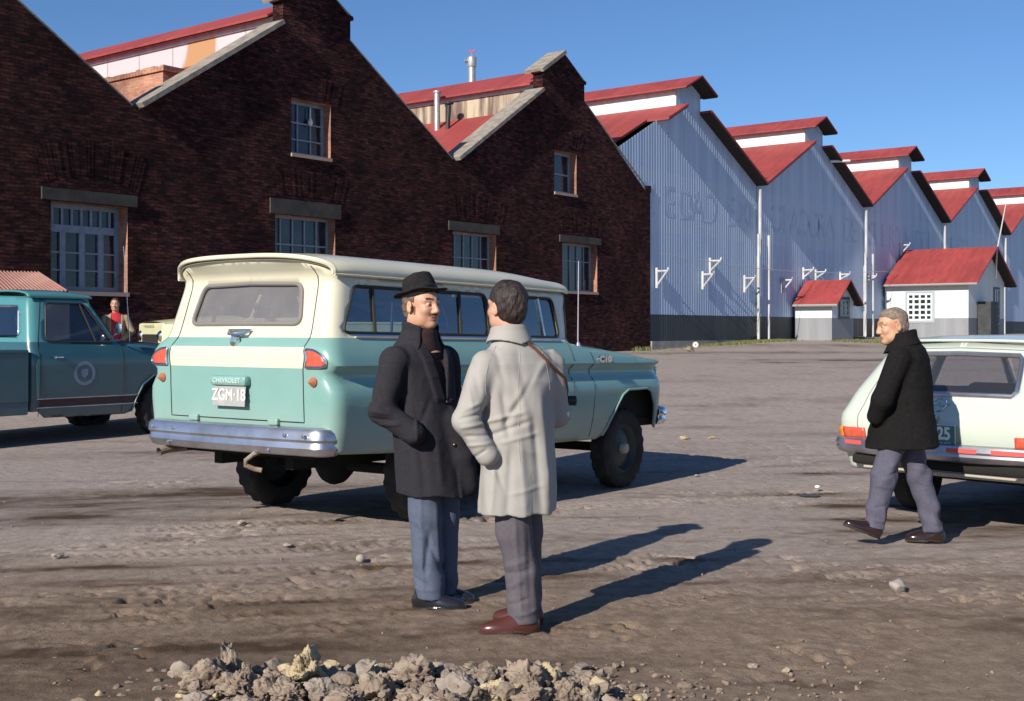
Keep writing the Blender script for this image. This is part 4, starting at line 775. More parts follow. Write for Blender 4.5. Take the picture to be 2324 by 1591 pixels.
for y, z in ((-.80, .715), (-.62, .715), (.55, .715), (.80, .71), (-.45, .60), (.62, .605), (-.2, .715)): mb.lathe([(.001, -.014), (.013, -.010), (.015, .004)], 10, 'x', (-.036 if z > .65 else -.03, y, z))
mb.build('bumper_bolt', CHROME, bmp, True)
bumper('front_bumper', 4.99, .84, .58, .76, wag, -1, CHROME, .12)
# roof with drip rail and rear visor
wr = lambda x: .835-.02*sstep(2.6, 3.2, x)-.02*sstep(.5, .1, x); hr = lambda x: .155-.065*float(sstep(2.2, 3.28, x))**1.3-.02*float(sstep(.4, .05, x))
xs = [.06, .075, .11, .2, .4]+[.4+.2*i for i in range(1, 13)]+[2.95, 3.08, 3.16, 3.20, 3.225]
V, Fc = roof_sheet('roof', CREAM, wag, xs, lambda x: float(wr(x)), 1.842, hr, 36)
V = np.array(V); lx = sstep(.3, .05, V[:, 0]); V[:, 0] += lx*.17*(np.abs(V[:, 1])/.82)**5 - .0; V[:, 2] -= .012*sstep(3.17, 3.225, V[:, 0])
fx = sstep(2.9, 3.22, V[:, 0]); V[:, 0] += fx*.10*(1-(V[:, 1]/.82)**2)
ro = mesh('roof', V, Fc, CREAM, wag, True, sharp=60); md = ro.modifiers.new('t', 'SOLIDIFY'); md.thickness = .02; md.offset = -1
n = 36; edge = V[:n]; mb = MB(); mb.tube([tuple(q) for q in edge], .014, 8); e2 = V[[i*n for i in range(len(xs))]]; e3 = V[[i*n+n-1 for i in range(len(xs))]]
for e in (e2, e3): mb.tube([(q[0], q[1]*1.012, q[2]-.002) for q in e], .013, 6)
fr_ = V[-n:]; mb.tube([tuple(q) for q in fr_], .013, 6); mb.build('drip_rail', CREAM, ro, True)
mb = MB(); mb.tube([tuple(q*np.array([1, 1, 1])+np.array([.022, 0, -.022])) for q in edge[2:-2]], .007, 6)
sx = V[[k for k in range(len(V)) if False]] if False else None
mb.build('roof_gap', M('shadow_gap', (.25, .22, .16), .8), ro, True)
i0 = xs.index(.4+.2*10); mb = MB(); mb.tube([(q[0], q[1], q[2]+.001) for q in V[i0*n:(i0+1)*n]], .004, 4); mb.build('roof_seam', CREAM, ro, True)
# windscreen, hood, front
V = []; Fc = []; nu, nv = 24, 8
for j in range(nv+1):
    v = j/nv; z = 1.375+(1.84-1.375)*v; xe = 3.14+.05*v; bul = .27*(1-v)+.08*v
    for i in range(nu+1): t = -1+2*i/nu; V.append((xe+bul*(1-abs(t)**7), t*(float(B.w(z))-.012), z+.02*(1-t*t)*v))
for j in range(nv):
    for i in range(nu): a = j*(nu+1)+i; Fc.append((a, a+1, a+nu+2, a+nu+1))
ws = mesh('windscreen', V, Fc, GLS, wag); mb = MB(); mb.tube([V[i] for i in range(nu+1)]+[V[j*(nu+1)+nu] for j in range(1, nv+1)]+[V[nv*(nu+1)+i] for i in range(nu-1, -1, -1)]+[V[j*(nu+1)] for j in range(nv-1, 0, -1)], .014, 6, closed=True); mb.build('window_seal', GASKET, ws, True)
V = []; Fc = []; nx2, ny2 = 26, 24
for i in range(nx2+1):
    tt = i/nx2
    for j in range(ny2+1):
        t = -1+2*j/ny2; x = (3.15+.27*(1-abs(t)**7))*(1-tt)+(4.86+.06*(1-t*t))*tt; ze = float(np.interp(x, [3.1, 3.16, 3.45, 3.9, 4.4, 4.8, 4.87], [1.385, 1.375, 1.325, 1.29, 1.245, 1.20, 1.185])); w = float(B.w(ze))-B.nose*min(1.2, max(0, (x-4.58)/.3))**2
        rise = .085*(1-abs(t)**3.2)*(1-.75*tt**3)-.022*math.exp(-((abs(t)-.78)/.06)**2); V.append((x, t*w, ze+rise))
for i in range(nx2):
    for j in range(ny2): a = i*(ny2+1)+j; Fc.append((a, a+ny2+1, a+ny2+2, a+1))
mesh('hood', V, Fc, TEAL, wag, True)
mb = MB(); mb.box((4.84, 0, .90), (.10, 1.66, .60), bev=.05); f0 = mb.build('front_panel', TEAL, wag); mb = MB(); mb.box((4.895, 0, 1.05), (.02, 1.2, .16), bev=.01); [mb.lathe([(.001, .05), (.06, .045), (.085, .02), (.09, 0)], 20, 'x', (4.88, y, 1.03)) for y in (-.72, .72)]; mb.build('grille', CHROME, wag, True)
mb = MB(); mb.tube(on_body(B, [(S(4.84), 1.10), (S(4.845), 1.16)], .02, .02, False), .018, 8); mb.tube(on_body(B, [(S(4.845), 1.07), (S(4.84), 1.13)], .02, .012, False), .010, 8); mb.build('side_lamp', CHROME, wag, True)
mb = MB(); q = B.off([S(3.62)], [1.212], .006)[0]; text('badge', 'C10', .075, frame4(q+np.array([0, -.002, .02]), Vector((1, -.05, 0)).normalized(), rz, Vector((-.05, -1, 0)).normalized()), CHROME, wag, .012, 1.5, bold=.006)
for sd in (1, -1):
    mb = MB(); mb.tube(on_body(B, [(S(.32), 1.405), (S(3.0), 1.405)], .1, .006, False, sd), .013, 6); mb.build('belt_trim', CHROME, wag, True)
    mb = MB(); mb.tube(on_body(B, outer[14:24], .03, .002, False, sd), .012, 6); mb.tube(on_body(B, outer[4:12], .03, .002, False, sd), .012, 6); mb.build('arch_lip', TEAL, wag, True)
mb = MB(); q = B.off([S(3.36)], [1.345], 0)[0]; mb.tube([(q[0], q[1]+.06, 1.36), (q[0]-.015, q[1]+.05, 1.60), (q[0]-.03, q[1]+.04, 2.12)], [.007, .006, .004], 6); mb.lathe([(.028, 0), (.02, .03), (.008, .05)], 12, 'z', (q[0], q[1]+.06, 1.345)); mb.build('aerial', M('aerial_metal', (.72, .66, .74), .35, .6), wag, True)
# underside, seats, steering wheel
mb = MB(); mb.box((2.5, 0, .62), (4.6, 1.72, .08)); mb.box((ax1, 0, .80), (1.2, 1.70, .45)); mb.box((ax0, 0, .80), (1.05, 1.70, .42)); mb.box((2.5, .38, .5), (4.5, .08, .12)); mb.box((2.5, -.38, .5), (4.5, .08, .12)); mb.box((3.9, 0, .75), (1.6, .9, .5)); mb.box((3.12, 0, 1.15), (.25, 1.66, .4)); mb.build('chassis', UNDER, wag)
for x in (ax0, ax1):
    mb = MB(); mb.tube([(x, -.75, .375), (x, .75, .375)], .045, 10); mb.lathe([(.001, -.17), (.09, -.14), (.15, -.06), (.165, 0), (.15, .06), (.09, .14), (.001, .17)], 20, 'y', (x, .12, .375)); mb.build('axle', UNDER, wag, True)
mb = MB(); mb.tube([(.35, .72, .545), (.08, .735, .54), (-.015, .74, .525)], .03, 10, caps=False); mb.build('exhaust_pipe', STEEL, wag, True)
mb = MB(); mb.tube([(1.0, .55, .52), (.35, .72, .545)], .03, 8); mb.box((.25, .1, .545), (.06, 1.5, .04)); mb.build('bumper_bracket', UNDER, wag)
mb = MB(); mb.tube([(.02, -.30, .575), (-.02, -.29, .56), (-.05, -.25, .52), (-.05, -.25, .485), (-.01, -.29, .46), (.02, -.34, .45)], .018, 8); mb.build('tow_hook', STEEL, wag, True)
for x, h in ((2.35, .62), (1.25, .56)):
    mb = MB(); mb.box((x, 0, .85), (.5, 1.5, .22), bev=.06); mb.box((x-.28, 0, 1.05), (.13, 1.5, h), Matrix.Rotation(-8*D2R, 3, 'Y'), bev=.05); mb.build('seat', SEAT, wag, True)
mb = MB(); mb.tube([(2.72+.09*math.sin(a), .42+.21*math.cos(a), 1.33+.19*math.sin(a)) for a in np.linspace(0, 2*math.pi, 25)[:-1]], .012, 6, closed=True); mb.build('steering_wheel', GASKET, wag, True)
wz = {(ax0, -1): .0, (ax1, -1): .0}
RIMT = M('dark_rim', (.03, .04, .04), .5)
for x in (ax0, ax1):
    for y in (-.80, .80):
        k = np.array(wag.matrix_basis @ Vector((x, y, 0))); wheel(wag, x, y, .382, .20, .378, RIMT, M('hub_cream', (.42, .36, .28), .5), .055)
# ---------------------------------------------------------------- pickups
def pickup(root, paint, ptop, trimband, detail=True, emblem=True):
    B = Body([(.28, .88), (.36, .925), (.45, .945), (.7, .96), (1.0, .963), (1.12, .955), (1.155, .93), (1.19, .915), (1.28, .895), (1.78, .70), (1.85, .66)], [(.28, .0), (1.2, .0), (1.28, .01), (1.80, .12), (1.9, .18)], 0, .10, .14, .8, 2.72, .10, .03, .04, .015)
    S = B.S
    o = [(-.94, .42), (0, .42), (S(.2), .34), (S(1.33), .33), (S(1.42), .36), (S(1.48), .52), (S(1.58), .70), (S(1.75), .82), (S(1.95), .85), (S(2.15), .82), (S(2.3), .70), (S(2.4), .5), (S(2.46), .40), (S(2.70), .44), (S(2.72), .7), (S(2.72), 1.08), (S(2.70), 1.12), (S(2.0), 1.16), (S(1.30), 1.20), (S(1.22), 1.25), (S(.93), 1.77), (S(.86), 1.80), (0, 1.81), (-.14, 1.82), (-.94, 1.84)]
    rw = [(-.94, 1.33), (-.30, 1.33), (-.26, 1.37), (-.27, 1.66), (-.31, 1.70), (-.94, 1.71)]
    ob = o+[(-.94, 1.71)]+rw[::-1][1:-1]+[(-.94, 1.33)]
    dw = rpoly([(S(.22), 1.27), (S(1.16), 1.25), (S(.86), 1.74), (S(.25), 1.74)], .05)
    body_panel('cab', B, ob, [dw], [[(-.93, 1.262), (S(1.2), 1.262)], [(S(.1), .57), (S(2.7), .57)], [(S(.1), .47), (S(2.7), .47)]], .06, [paint, ptop, trimband], lambda c: 1 if c[1] > 1.262 else 2 if (.47 < c[1] < .57 and c[0] > 0) else 0, root, thick=.02)
    g = body_panel('rear_window', B, rw, [], [], .08, GLP, None, root, -.012); mb = MB(); pr = on_body(B, rw[1:-1], .03, .004, False); mb.tube([B.off([-.94], [1.33], .004)[0]]+pr+[B.off([-.94], [1.71], .004)[0]]+[flip(q) for q in pr[::-1]], .014, 6, closed=True); mb.build('window_seal', CHROME, g, True)
    for sd in (1, -1):
        g = body_panel('side_window', B, dw, [], [], .08, GLS, None, root, -.012, (sd,)); mb = MB(); mb.tube(on_body(B, dw, .04, .001, True, sd), .012, 6, closed=True); mb.tube(on_body(B, [(S(.92), 1.26), (S(.80), 1.74)], .1, 0, False, sd), .013, 6); mb.build('window_seal', GASKET, g, True)
        for z in (.575, .468): mb = MB(); mb.tube(on_body(B, [(S(.08), z), (S(1.50 if z < .5 else 1.5), z)], .1, .003, False, sd), .007, 5); mb.build('trim_strip', CHROME, root, True)
        mb = MB(); mb.box((.36, -sd*.975, 1.075), (.12, .03, .02), bev=.006); mb.lathe([(.001, -.02), (.018, -.016), (.02, .0)], 10, 'y', (.30, -.985*sd, 1.075)); mb.build('door_handle', CHROME, root, True)
        mb = MB(); q = B.off([S(1.12)], [1.30], .0)[0]; q = q if sd == 1 else flip(q); mb.tube([tuple(q), (q[0]+.02, q[1]-sd*.10, q[2]+.05)], .01, 6); mb.lathe([(.001, -.02), (.06, -.015), (.085, .0), (.08, .01)], 20, 'x', (q[0]+.03, q[1]-sd*.14, q[2]+.13)); mb.build('wing_mirror', CHROME, root, True)
        mb = MB(); mb.tube(on_body(B, o[4:13], .03, .002, False, sd), .012, 6); mb.build('arch_lip', paint, root, True)
    seams(B, [[(S(1.27), .36), (S(1.27), 1.19)], [(S(.11), .36), (S(.11), 1.26)], [(S(.11), 1.26), (S(.15), 1.76), (S(.22), 1.79)]], root, GASKET, .009)
    hr = lambda x: .10-.05*float(sstep(.6, 1.0, x))-.02*float(sstep(.3, .0, x)); xs = [.10, .14, .25, .4, .55, .7, .82, .90, .95, .985]
    V, Fc = roof_sheet('r', None, None, xs, lambda x: .70+.0*x, 1.80, hr, 24, .8); V = np.array(V); V[:, 0] += sstep(.75, .98, V[:, 0])*.07*(1-(V[:, 1]/.7)**2)
    ro = mesh('roof', V, Fc, ptop, root, True); md = ro.modifiers.new('t', 'SOLIDIFY'); md.thickness = .02; md.offset = -1
    V = []; Fc = []; nu, nv = 18, 6
    for j in range(nv+1):
        v = j/nv; z = 1.235+(1.81-1.235)*v; xe = 1.24-.30*v; bul = .20*(1-v)+.07*v
        for i in range(nu+1): t = -1+2*i/nu; V.append((xe+bul*(1-t*t), t*(float(B.w(z))-.01), z+.02*(1-t*t)*v))
    for j in range(nv):
        for i in range(nu): a = j*(nu+1)+i; Fc.append((a, a+1, a+nu+2, a+nu+1))
    mesh('windscreen', V, Fc, GLS, root)
    V = []; Fc = []; nx2, ny2 = 18, 20
    for i in range(nx2+1):
        tt = i/nx2
        for j in range(ny2+1):
            t = -1+2*j/ny2; x = (1.25+.22*(1-t*t))*(1-tt)+(2.70+.06*(1-t*t))*tt; ze = float(np.interp(x, [1.2, 1.3, 2.0, 2.7], [1.25, 1.20, 1.16, 1.115])); w = float(B.w(ze))-.10*min(1.2, max(0, (x-2.42)/.3))**2
            V.append((x, t*w, ze+.10*(1-abs(t)**4)*(1-.4*tt**2)))
    for i in range(nx2):
        for j in range(ny2): a = i*(ny2+1)+j; Fc.append((a, a+ny2+1, a+ny2+2, a+1))
    mesh('hood', V, Fc, paint, root, True)
    mb = MB(); mb.box((2.70, 0, .84), (.08, 1.72, .62), bev=.04); mb.build('front_panel', paint, root); mb = MB(); mb.box((2.745, 0, .84), (.02, 1.1, .22), bev=.01); mb.build('grille', UNDER, root)
    for y in (-.72, .72): mb = MB(); mb.lathe([(.001, .06), (.06, .05), (.09, .02), (.105, 0)], 20, 'x', (2.735, y, .92)); mb.build('headlamp', CHROME, root, True)
    bumper('front_bumper', 2.86, .85, .42, .60, root, -1, CHROME, .1); bumper('rear_bumper', -2.56, .82, .42, .58, root, 1, CHROME, .05)
    # load bed
    mb = MB()
    for sd in (1, -1):
        yo = sd*.955; mb.box((-1.24, sd*.935, .84), (2.42, .05, .60), bev=.015); mb.box((-1.24, sd*.91, 1.15), (2.42, .12, .05), bev=.018); mb.box((-1.24, sd*.92, .47), (2.42, .06, .16), bev=.015)
    mb.box((-2.43, 0, .84), (.05, 1.82, .62), bev=.015); mb.box((-.055, 0, .84), (.04, 1.8, .62)); mb.box((-1.24, 0, .60), (2.4, 1.8, .05)); mb.build('bed', paint, root)
    mb = MB(); mb.box((.1, 0, .46), (5.0, 1.5, .1)); mb.box((1.95, 0, .66), (1.05, 1.7, .38)); mb.box((.6, 0, .6), (1.1, 1.72, .3)); mb.box((-1.35, 0, .62), (.9, 1.7, .2)); mb.build('chassis', UNDER, root)
    for sd in (1, -1): mb = MB(); mb.lathe([(.001, sd*.962), (.44, sd*.962)], 28, 'y', (-1.15, 0, .42)); mb.build('wheel_opening', UNDER, root)
    mb = MB(); mb.box((.42, 0, .80), (.5, 1.55, .2), bev=.05); mb.box((.16, 0, 1.08), (.13, 1.55, .55), bev=.05); mb.build('seat', SEAT, root, True); mb = MB(); mb.box((1.2, 0, 1.1), (.3, 1.6, .25), bev=.05); mb.build('dashboard', SEAT, root)
    mb = MB(); mb.tube([(.85+.07*math.sin(a), .38+.2*math.cos(a), 1.22+.18*math.sin(a)) for a in np.linspace(0, 2*math.pi, 21)[:-1]], .012, 6, closed=True); mb.build('steering_wheel', GASKET, root, True)
    for x in (-1.15, 1.95):
        for y in (-.84, .84): wheel(root, x, y*1.03 if x < 0 else y, .37, .21, None, M('rim_paint', (.10, .12, .12), .5), CHROME, .11)
    return B, S
DTEAL = M('dark_teal_paint', (.016, .088, .112), .28, 0, c2=(.013, .078, .10), vs=2, coat=.7, dust=((.35, .28, .23), .3, .9, .25))
DTEAL2 = M('sunlit_teal_paint', (.075, .25, .26), .3, 0, c2=(.065, .225, .235), vs=2, coat=.6); BROWNB = M('brown_band', (.05, .022, .02), .5)  # paler teal for the cab top: sunlight on it put into the colour
ap = 38*D2R; pk = thing('pickup', 'dark teal pickup truck with a round seal painted on its door', 'pickup truck', (-6.85, 16.10, gz(-6.8, 16.2)-.03), car_rot(ap)); pk.scale = (1.05,)*3; Bp, Sp = pickup(pk, DTEAL, DTEAL2, BROWNB)
EMB = M('seal_paint', (.22, .27, .36), .5)
mb = MB(); q = Bp.off([Sp(.72)], [.87], .003)[0]; ring = []
for i in range(40):
    a0, a1 = 2*math.pi*i/40, 2*math.pi*(i+.82)/40; mb.add([tuple(Bp.off([Sp(.72)+rr*math.cos(a)], [.87+rr*math.sin(a)], .0035)[0]) for rr, a in ((.108, a0), (.150, a0), (.150, a1), (.108, a1))], [(0, 1, 2, 3)])
sh_ = [(-.045, .05), (-.015, .042), (0, .055), (.015, .042), (.045, .05), (.05, 0), (.035, -.04), (0, -.06), (-.035, -.04), (-.05, 0)]; mb.add([tuple(Bp.off([Sp(.72)+a], [.875+b], .0035)[0]) for a, b in sh_], [tuple(range(10))])
mb.build('door_seal', EMB, pk)
mb = MB(); mb.tube([(1.55, -.70, 1.26), (1.50, -.70, 2.0), (1.46, -.70, 2.5)], [.007, .005, .004], 6); mb.build('aerial', CHROME, pk, True)
mb = MB(); mb.lathe([(.001, -.03), (.10, -.025), (.125, 0), (.12, .02)], 24, 'x', (1.0, .98, 1.55)); mb.tube([(1.05, .93, 1.3), (1.02, .97, 1.5)], .012, 6); mb.build('round_mirror', M('mirror_face', (.55, .66, .85), .15, .6), pk, True)
LCREAM = M('pale_cream_paint', (.70, .70, .44), .35, 0, c2=(.64, .64, .40), vs=2, coat=.5)
ac = -120*D2R; hx = np.array([math.sin(ac), math.cos(ac)]); fp = np.array([-6.62, 23.2]); og = fp-hx*2.7
ck = thing('pickup', 'pale cream truck mostly hidden behind the tall wagon, only its hood showing', 'pickup truck', (og[0], og[1], gz(og[0], og[1])+.03), car_rot(ac)); ck.scale = (1.06,)*3; pickup(ck, LCREAM, LCREAM, LCREAM)
mb = MB()
for k in range(6): mb.tube([(2.70+.003*0+.06*(1-(y/.9)**2)+.005, y, 1.10+.0) for y in (-.33+.12*k-.028, -.33+.12*k+.028)], .022, 6)
mb.build('hood_letters', M('tarnished_letters', (.42, .42, .30), .5), ck, True)
# ---------------------------------------------------------------- pale estate car
OPAL = M('pale_green_white_paint', (.56, .62, .53), .3, 0, c2=(.52, .58, .50), vs=2, coat=.6, dust=((.45, .40, .34), .3, .6, .35))
ao = 48*D2R; op = thing('estate_car', 'pale greenish white estate car with red tape on its bumper at the right edge', 'car', (3.265, 9.445, -.045), car_rot(ao)); op.scale = (1.05,)*3
B = Body([(.28, .76), (.38, .82), (.55, .855), (.70, .868), (.80, .868), (.845, .86), (.87, .84), (.95, .815), (1.0, .80), (1.30, .655), (1.40, .60)], [(.28, .12), (.45, .07), (.60, .03), (.74, .0), (.83, .01), (.87, .035), (1.0, .12), (1.30, .36), (1.40, .46)], .02, .12, .18, .7, 4.45, .12, .03, .03, .03)
S = B.S; E = -.88; yo = lambda y, z: -.18-.7*(1-y/(float(B.w(z))-.12))
o = [(E, .40), (-.18, .40), (0, .40), (S(.62), .36), (S(.68), .5), (S(.8), .62), (S(.95), .66), (S(1.1), .62), (S(1.22), .5), (S(1.28), .32), (S(3.2), .30), (S(3.28), .5), (S(3.4), .62), (S(3.55), .66), (S(3.7), .62), (S(3.82), .5), (S(3.88), .34), (S(4.40), .38), (S(4.45), .6), (S(4.45), .78), (S(4.40), .80), (S(3.1), .90), (S(2.98), .93), (S(2.35), 1.30), (S(2.2), 1.33), (S(.5), 1.345), (0, 1.345), (-.18, 1.36), (E, 1.385)]
rw = [(E, 1.00), (yo(.515, 1.0), 1.0), (yo(.55, 1.0), 1.03), (yo(.495, 1.25), 1.25), (yo(.465, 1.28), 1.285), (E, 1.295)]
ob = o+[(E, 1.295)]+rw[::-1][1:-1]+[(E, 1.00)]
w1 = rpoly([(S(.42), .98), (S(1.25), .98), (S(1.22), 1.28), (S(.70), 1.28)], .05); w2 = rpoly([(S(1.36), .98), (S(2.80), .97), (S(2.30), 1.28), (S(1.34), 1.28)], .05)
body_panel('body', B, ob, [w1, w2], [], .05, OPAL, None, op, thick=.02)
g = body_panel('rear_window', B, rw, [], [], .07, GLO, None, op, -.012); mb = MB(); pr = on_body(B, rw[1:-1], .03, .006, False); mb.tube([B.off([E], [1.0], .006)[0]]+pr+[B.off([E], [1.295], .006)[0]]+[flip(q) for q in pr[::-1]], .019, 8, closed=True); mb.build('window_trim', BUMPC, g, True)
for sd in (1, -1):
    for pl_ in (w1, w2):
        g = body_panel('side_window', B, pl_, [], [], .08, GLO, None, op, -.012, (sd,)); mb = MB(); mb.tube(on_body(B, pl_, .04, .002, True, sd), .011, 6, closed=True); mb.build('window_trim', CHROME, g, True)
    lp = [(yo(.59, .68), .645), (yo(.765, .68)+.02, .645), (yo(.765, .68)+.02, .725), (yo(.59, .68), .725)]; lp2 = [(lp[1][0]+.002, .645), (-.045, .645), (-.045, .725), (lp[1][0]+.002, .725)]
    l = body_panel('tail_lamp', B, lp, [], [], .03, REDL, None, op, .016, (sd,), thick=.02); body_panel('amber_lens', B, lp2, [], [], .03, AMBER, None, l, .016, (sd,), thick=.02)
seams(B, [[(E+.001, .52), (yo(.50, .55), .52), (yo(.58, .6), .57), (yo(.66, .74), .74), (yo(.655, .84), .86), (yo(.62, 1.0), 1.02), (yo(.565, 1.2), 1.27), (yo(.52, 1.3), 1.325), (E+.001, 1.34)]], op, M('seam_shadow', (.16, .17, .14), .7), .007)
seams(B, [[(S(1.30), .35), (S(1.30), 1.31)], [(S(2.55), .33), (S(2.62), .95)]], op, GASKET, .007)
b2 = bumper('rear_bumper', -.10, .76, .53, .65, op, 1, BUMPC, .2, .09, prof=[(.03, 0), (0, .1), (-.02, .35), (-.012, .5), (-.024, .65), (-.01, .9), (.02, 1)])
TAPE = M('red_tape', (.62, .10, .09), .45)
for (y0, y1) in ((.58, .80), (-.36, -.14), (-.80, -.46)):
    mb = MB(); V = []
    for k in range(9): y = y0+(y1-y0)*k/8; xx = -.10+.09*min(1, abs(y/.76))**2.2-.031+(.02 if abs(y) > .76 else 0); V.append((xx, y, .600)); V.append((xx-.001, y, .632))
    mb.add(V, [(2*k, 2*k+2, 2*k+3, 2*k+1) for k in range(8)]); mb.build('bumper_tape', TAPE, b2)
bumper('front_bumper', 4.58, .76, .42, .52, op, -1, CHROME, .2, .09)
mb = MB(); mb.box((.04, 0, .485), (.14, 1.40, .075), bev=.025); mb.build('valance', UNDER, op); mb = MB(); mb.box((-.0, .0, .432), (.04, 1.2, .018), bev=.006); mb.build('lower_lip', M('dusty_metal', (.42, .36, .30), .7), op)
pm_ = MB(); pm_.box((-.055, 0, .715), (.008, .36, .15), bev=.006); po = pm_.build('number_plate', M('green_plate', (.06, .19, .17), .4), op)
PW = M('plate_letter_white', (.82, .84, .80), .4)
text('lettering', '71', .075, frame4((-.0605, .055, .735), rx, rz, rn), PW, po, .0015, .8, bold=.001); text('lettering', '25', .125, frame4((-.0605, -.085, .722), rx, rz, rn), PW, po, .0015, .85, bold=.004); text('lettering', 'B', .05, frame4((-.0605, .03, .675), rx, rz, rn), PW, po, .0015); text('lettering', 'MAGALLANES', .03, frame4((-.0605, 0, .652), rx, rz, rn), PW, po, .0015, 1.5)
mb = MB(); mb.tube([(-.062, .175, .645), (-.062, -.175, .645), (-.062, -.175, .787), (-.062, .175, .787)], .0035, 4, closed=True); mb.build('plate_border', PW, po)
mb = MB(); c_ = np.array([.005, 0, .93]); nrm = Vector((-1, 0, .55)).normalized(); e1 = Vector((0, -1, 0)); e2 = nrm.cross(e1).normalized(); e2 = e2 if e2.z > 0 else -e2
cc = Vector(B.off([E], [.925], .012)[0]); mb.tube([cc+e1*.055*math.cos(a)+e2*.055*math.sin(a) for a in np.linspace(0, 2*math.pi, 25)[:-1]], .006, 6, closed=True); mb.tube([cc-e1*.085-e2*.006, cc-e1*.0+e2*.012, cc+e1*.0-e2*.012, cc+e1*.085+e2*.006], .006, 6); mb.build('emblem', CHROME, op, True)
mb = MB(); cc = Vector(B.off([E], [.83], .01)[0]); mb.lathe([(.001, -.03), (.02, -.026), (.024, 0)], 14, 'x', tuple(cc)); mb.box((cc.x-.012, 0, cc.z-.04), (.02, .03, .05), bev=.006); mb.build('tailgate_handle', CHROME, op, True)
hr = lambda x: .075-.05*float(sstep(1.7, 2.5, x))-.03*float(sstep(.8, .42, x)); xs = [.40, .44, .52, .65, .8]+[.8+.2*i for i in range(1, 8)]+[2.3, 2.38, 2.42]
V, Fc = roof_sheet('r', None, None, xs, lambda x: .655-.02*float(sstep(.6, .4, x)), 1.342, hr, 28, .8); V = np.array(V); V[:, 0] += sstep(2.0, 2.42, V[:, 0])*.10*(1-(V[:, 1]/.65)**2); V[:, 0] += sstep(.6, .4, V[:, 0])*(.06*(np.abs(V[:, 1])/.65)**2-.0)
ro = mesh('roof', V, Fc, OPAL, op, True); md = ro.modifiers.new('t', 'SOLIDIFY'); md.thickness = .02; md.offset = -1
V = []; Fc = []; nu, nv = 16, 6
for j in range(nv+1):
    v = j/nv; z = .93+(1.36-.93)*v; xe = 2.98-.62*v; bul = .2*(1-v)+.08*v
    for i in range(nu+1): t = -1+2*i/nu; V.append((xe+bul*(1-t*t), t*(float(B.w(z))-.01), z+.015*(1-t*t)))
for j in range(nv):
    for i in range(nu): a = j*(nu+1)+i; Fc.append((a, a+1, a+nu+2, a+nu+1))
mesh('windscreen', V, Fc, GLO, op)
V = []; Fc = []; nx2, ny2 = 14, 16
for i in range(nx2+1):
    tt = i/nx2
    for j in range(ny2+1):
        t = -1+2*j/ny2; x = (3.0+.18*(1-t*t))*(1-tt)+(4.42+.06*(1-t*t))*tt; ze = float(np.interp(x, [2.9, 3.1, 4.4], [.93, .90, .80])); w = float(B.w(ze))-.12*min(1.2, max(0, (x-4.15)/.3))**2; V.append((x, t*w, ze+.05*(1-t**4)))
for i in range(nx2):
    for j in range(ny2): a = i*(ny2+1)+j; Fc.append((a, a+ny2+1, a+ny2+2, a+1))
mesh('hood', V, Fc, OPAL, op); mb = MB(); mb.box((4.42, 0, .60), (.06, 1.5, .42), bev=.03); mb.build('front_panel', OPAL, op)
mb = MB(); mb.box((2.45, 0, .36), (3.6, 1.4, .1)); mb.box((3.55, 0, .5), (.72, 1.55, .28)); mb.box((.95, 0, .5), (.72, 1.55, .28)); mb.build('chassis', UNDER, op)
for x, zz in ((.95, .58), (1.75, .58)): mb = MB(); mb.box((x+.3, 0, .55), (.45, 1.3, .16), bev=.05); mb.box((x, 0, .80), (.12, 1.3, .46), Matrix.Rotation(-10*D2R, 3, 'Y'), bev=.05); mb.build('seat', M('black_vinyl', (.03, .03, .035), .5), op, True)
mb = MB(); mb.box((.55, 0, .62), (.8, 1.3, .04)); mb.build('load_floor', M('grey_mat', (.10, .10, .12), .8), op); mb = MB(); mb.box((2.85, 0, .90), (.35, 1.4, .14), bev=.05); mb.build('dashboard', M('dash_black', (.02, .02, .025), .4), op)
mb = MB(); mb.tube([(2.42+.08*math.sin(a), .36+.2*math.cos(a), .98+.18*math.sin(a)) for a in np.linspace(0, 2*math.pi, 25)[:-1]], .013, 6, closed=True); mb.build('steering_wheel', M('wheel_blue_black', (.02, .03, .05), .3), op, True)
mb = MB(); mb.box((2.25, 0, 1.255), (.02, .2, .06), bev=.012); mb.build('inner_mirror', GASKET, op)
for x in (.95, 3.55):
    for y in (-.70, .70): wheel(op, x, y, .30, .16, None, M('rim_silver', (.4, .4, .4), .4, .6), CHROME, .09, False)
# ================================================================= PEOPLE
def skin_mat(name, c, c2): return M(name, c, .5, c2=c2, vs=14, bump=(60, .15, .004))
SKIN = skin_mat('skin', (.56, .32, .22), (.46, .23, .16)); LIP = M('lip_skin', (.42, .17, .13), .5); BROW = M('dark_hair_mat', (.05, .03, .022), .7); EYEW = M('eye_white', (.42, .37, .34), .4); EYED = M('eye_dark', (.02, .015, .012), .2)
STACHE = M('brown_whiskers', (.16, .075, .04), .7)
def loft(p, rings, f, rt, n=2.0, ends=.03):
    R = np.array(rings); z = p[..., 2]; g = lambda i: np.interp(z, R[:, 0], R[:, i])
    qx = p[..., 0]-g(1); qy = p[..., 1]-g(2); a = np.abs(qx*rt[0]+qy*rt[1])/g(3); b = np.abs(qx*f[0]+qy*f[1])/g(4)
    k = (a**n+b**n+1e-9)**(1/n); d = (k-1)*np.minimum(g(3), g(4)); d = smax(d, z-R[-1, 0], ends); return smax(d, R[0, 0]-z, .006)
def chain(p, pts, k=.02):
    d = None
    for (a, ra), (b, rb) in zip(pts[:-1], pts[1:]):
        e = cap(p, a, b, ra, rb); d = e if d is None else smin(d, e, k)
    return d
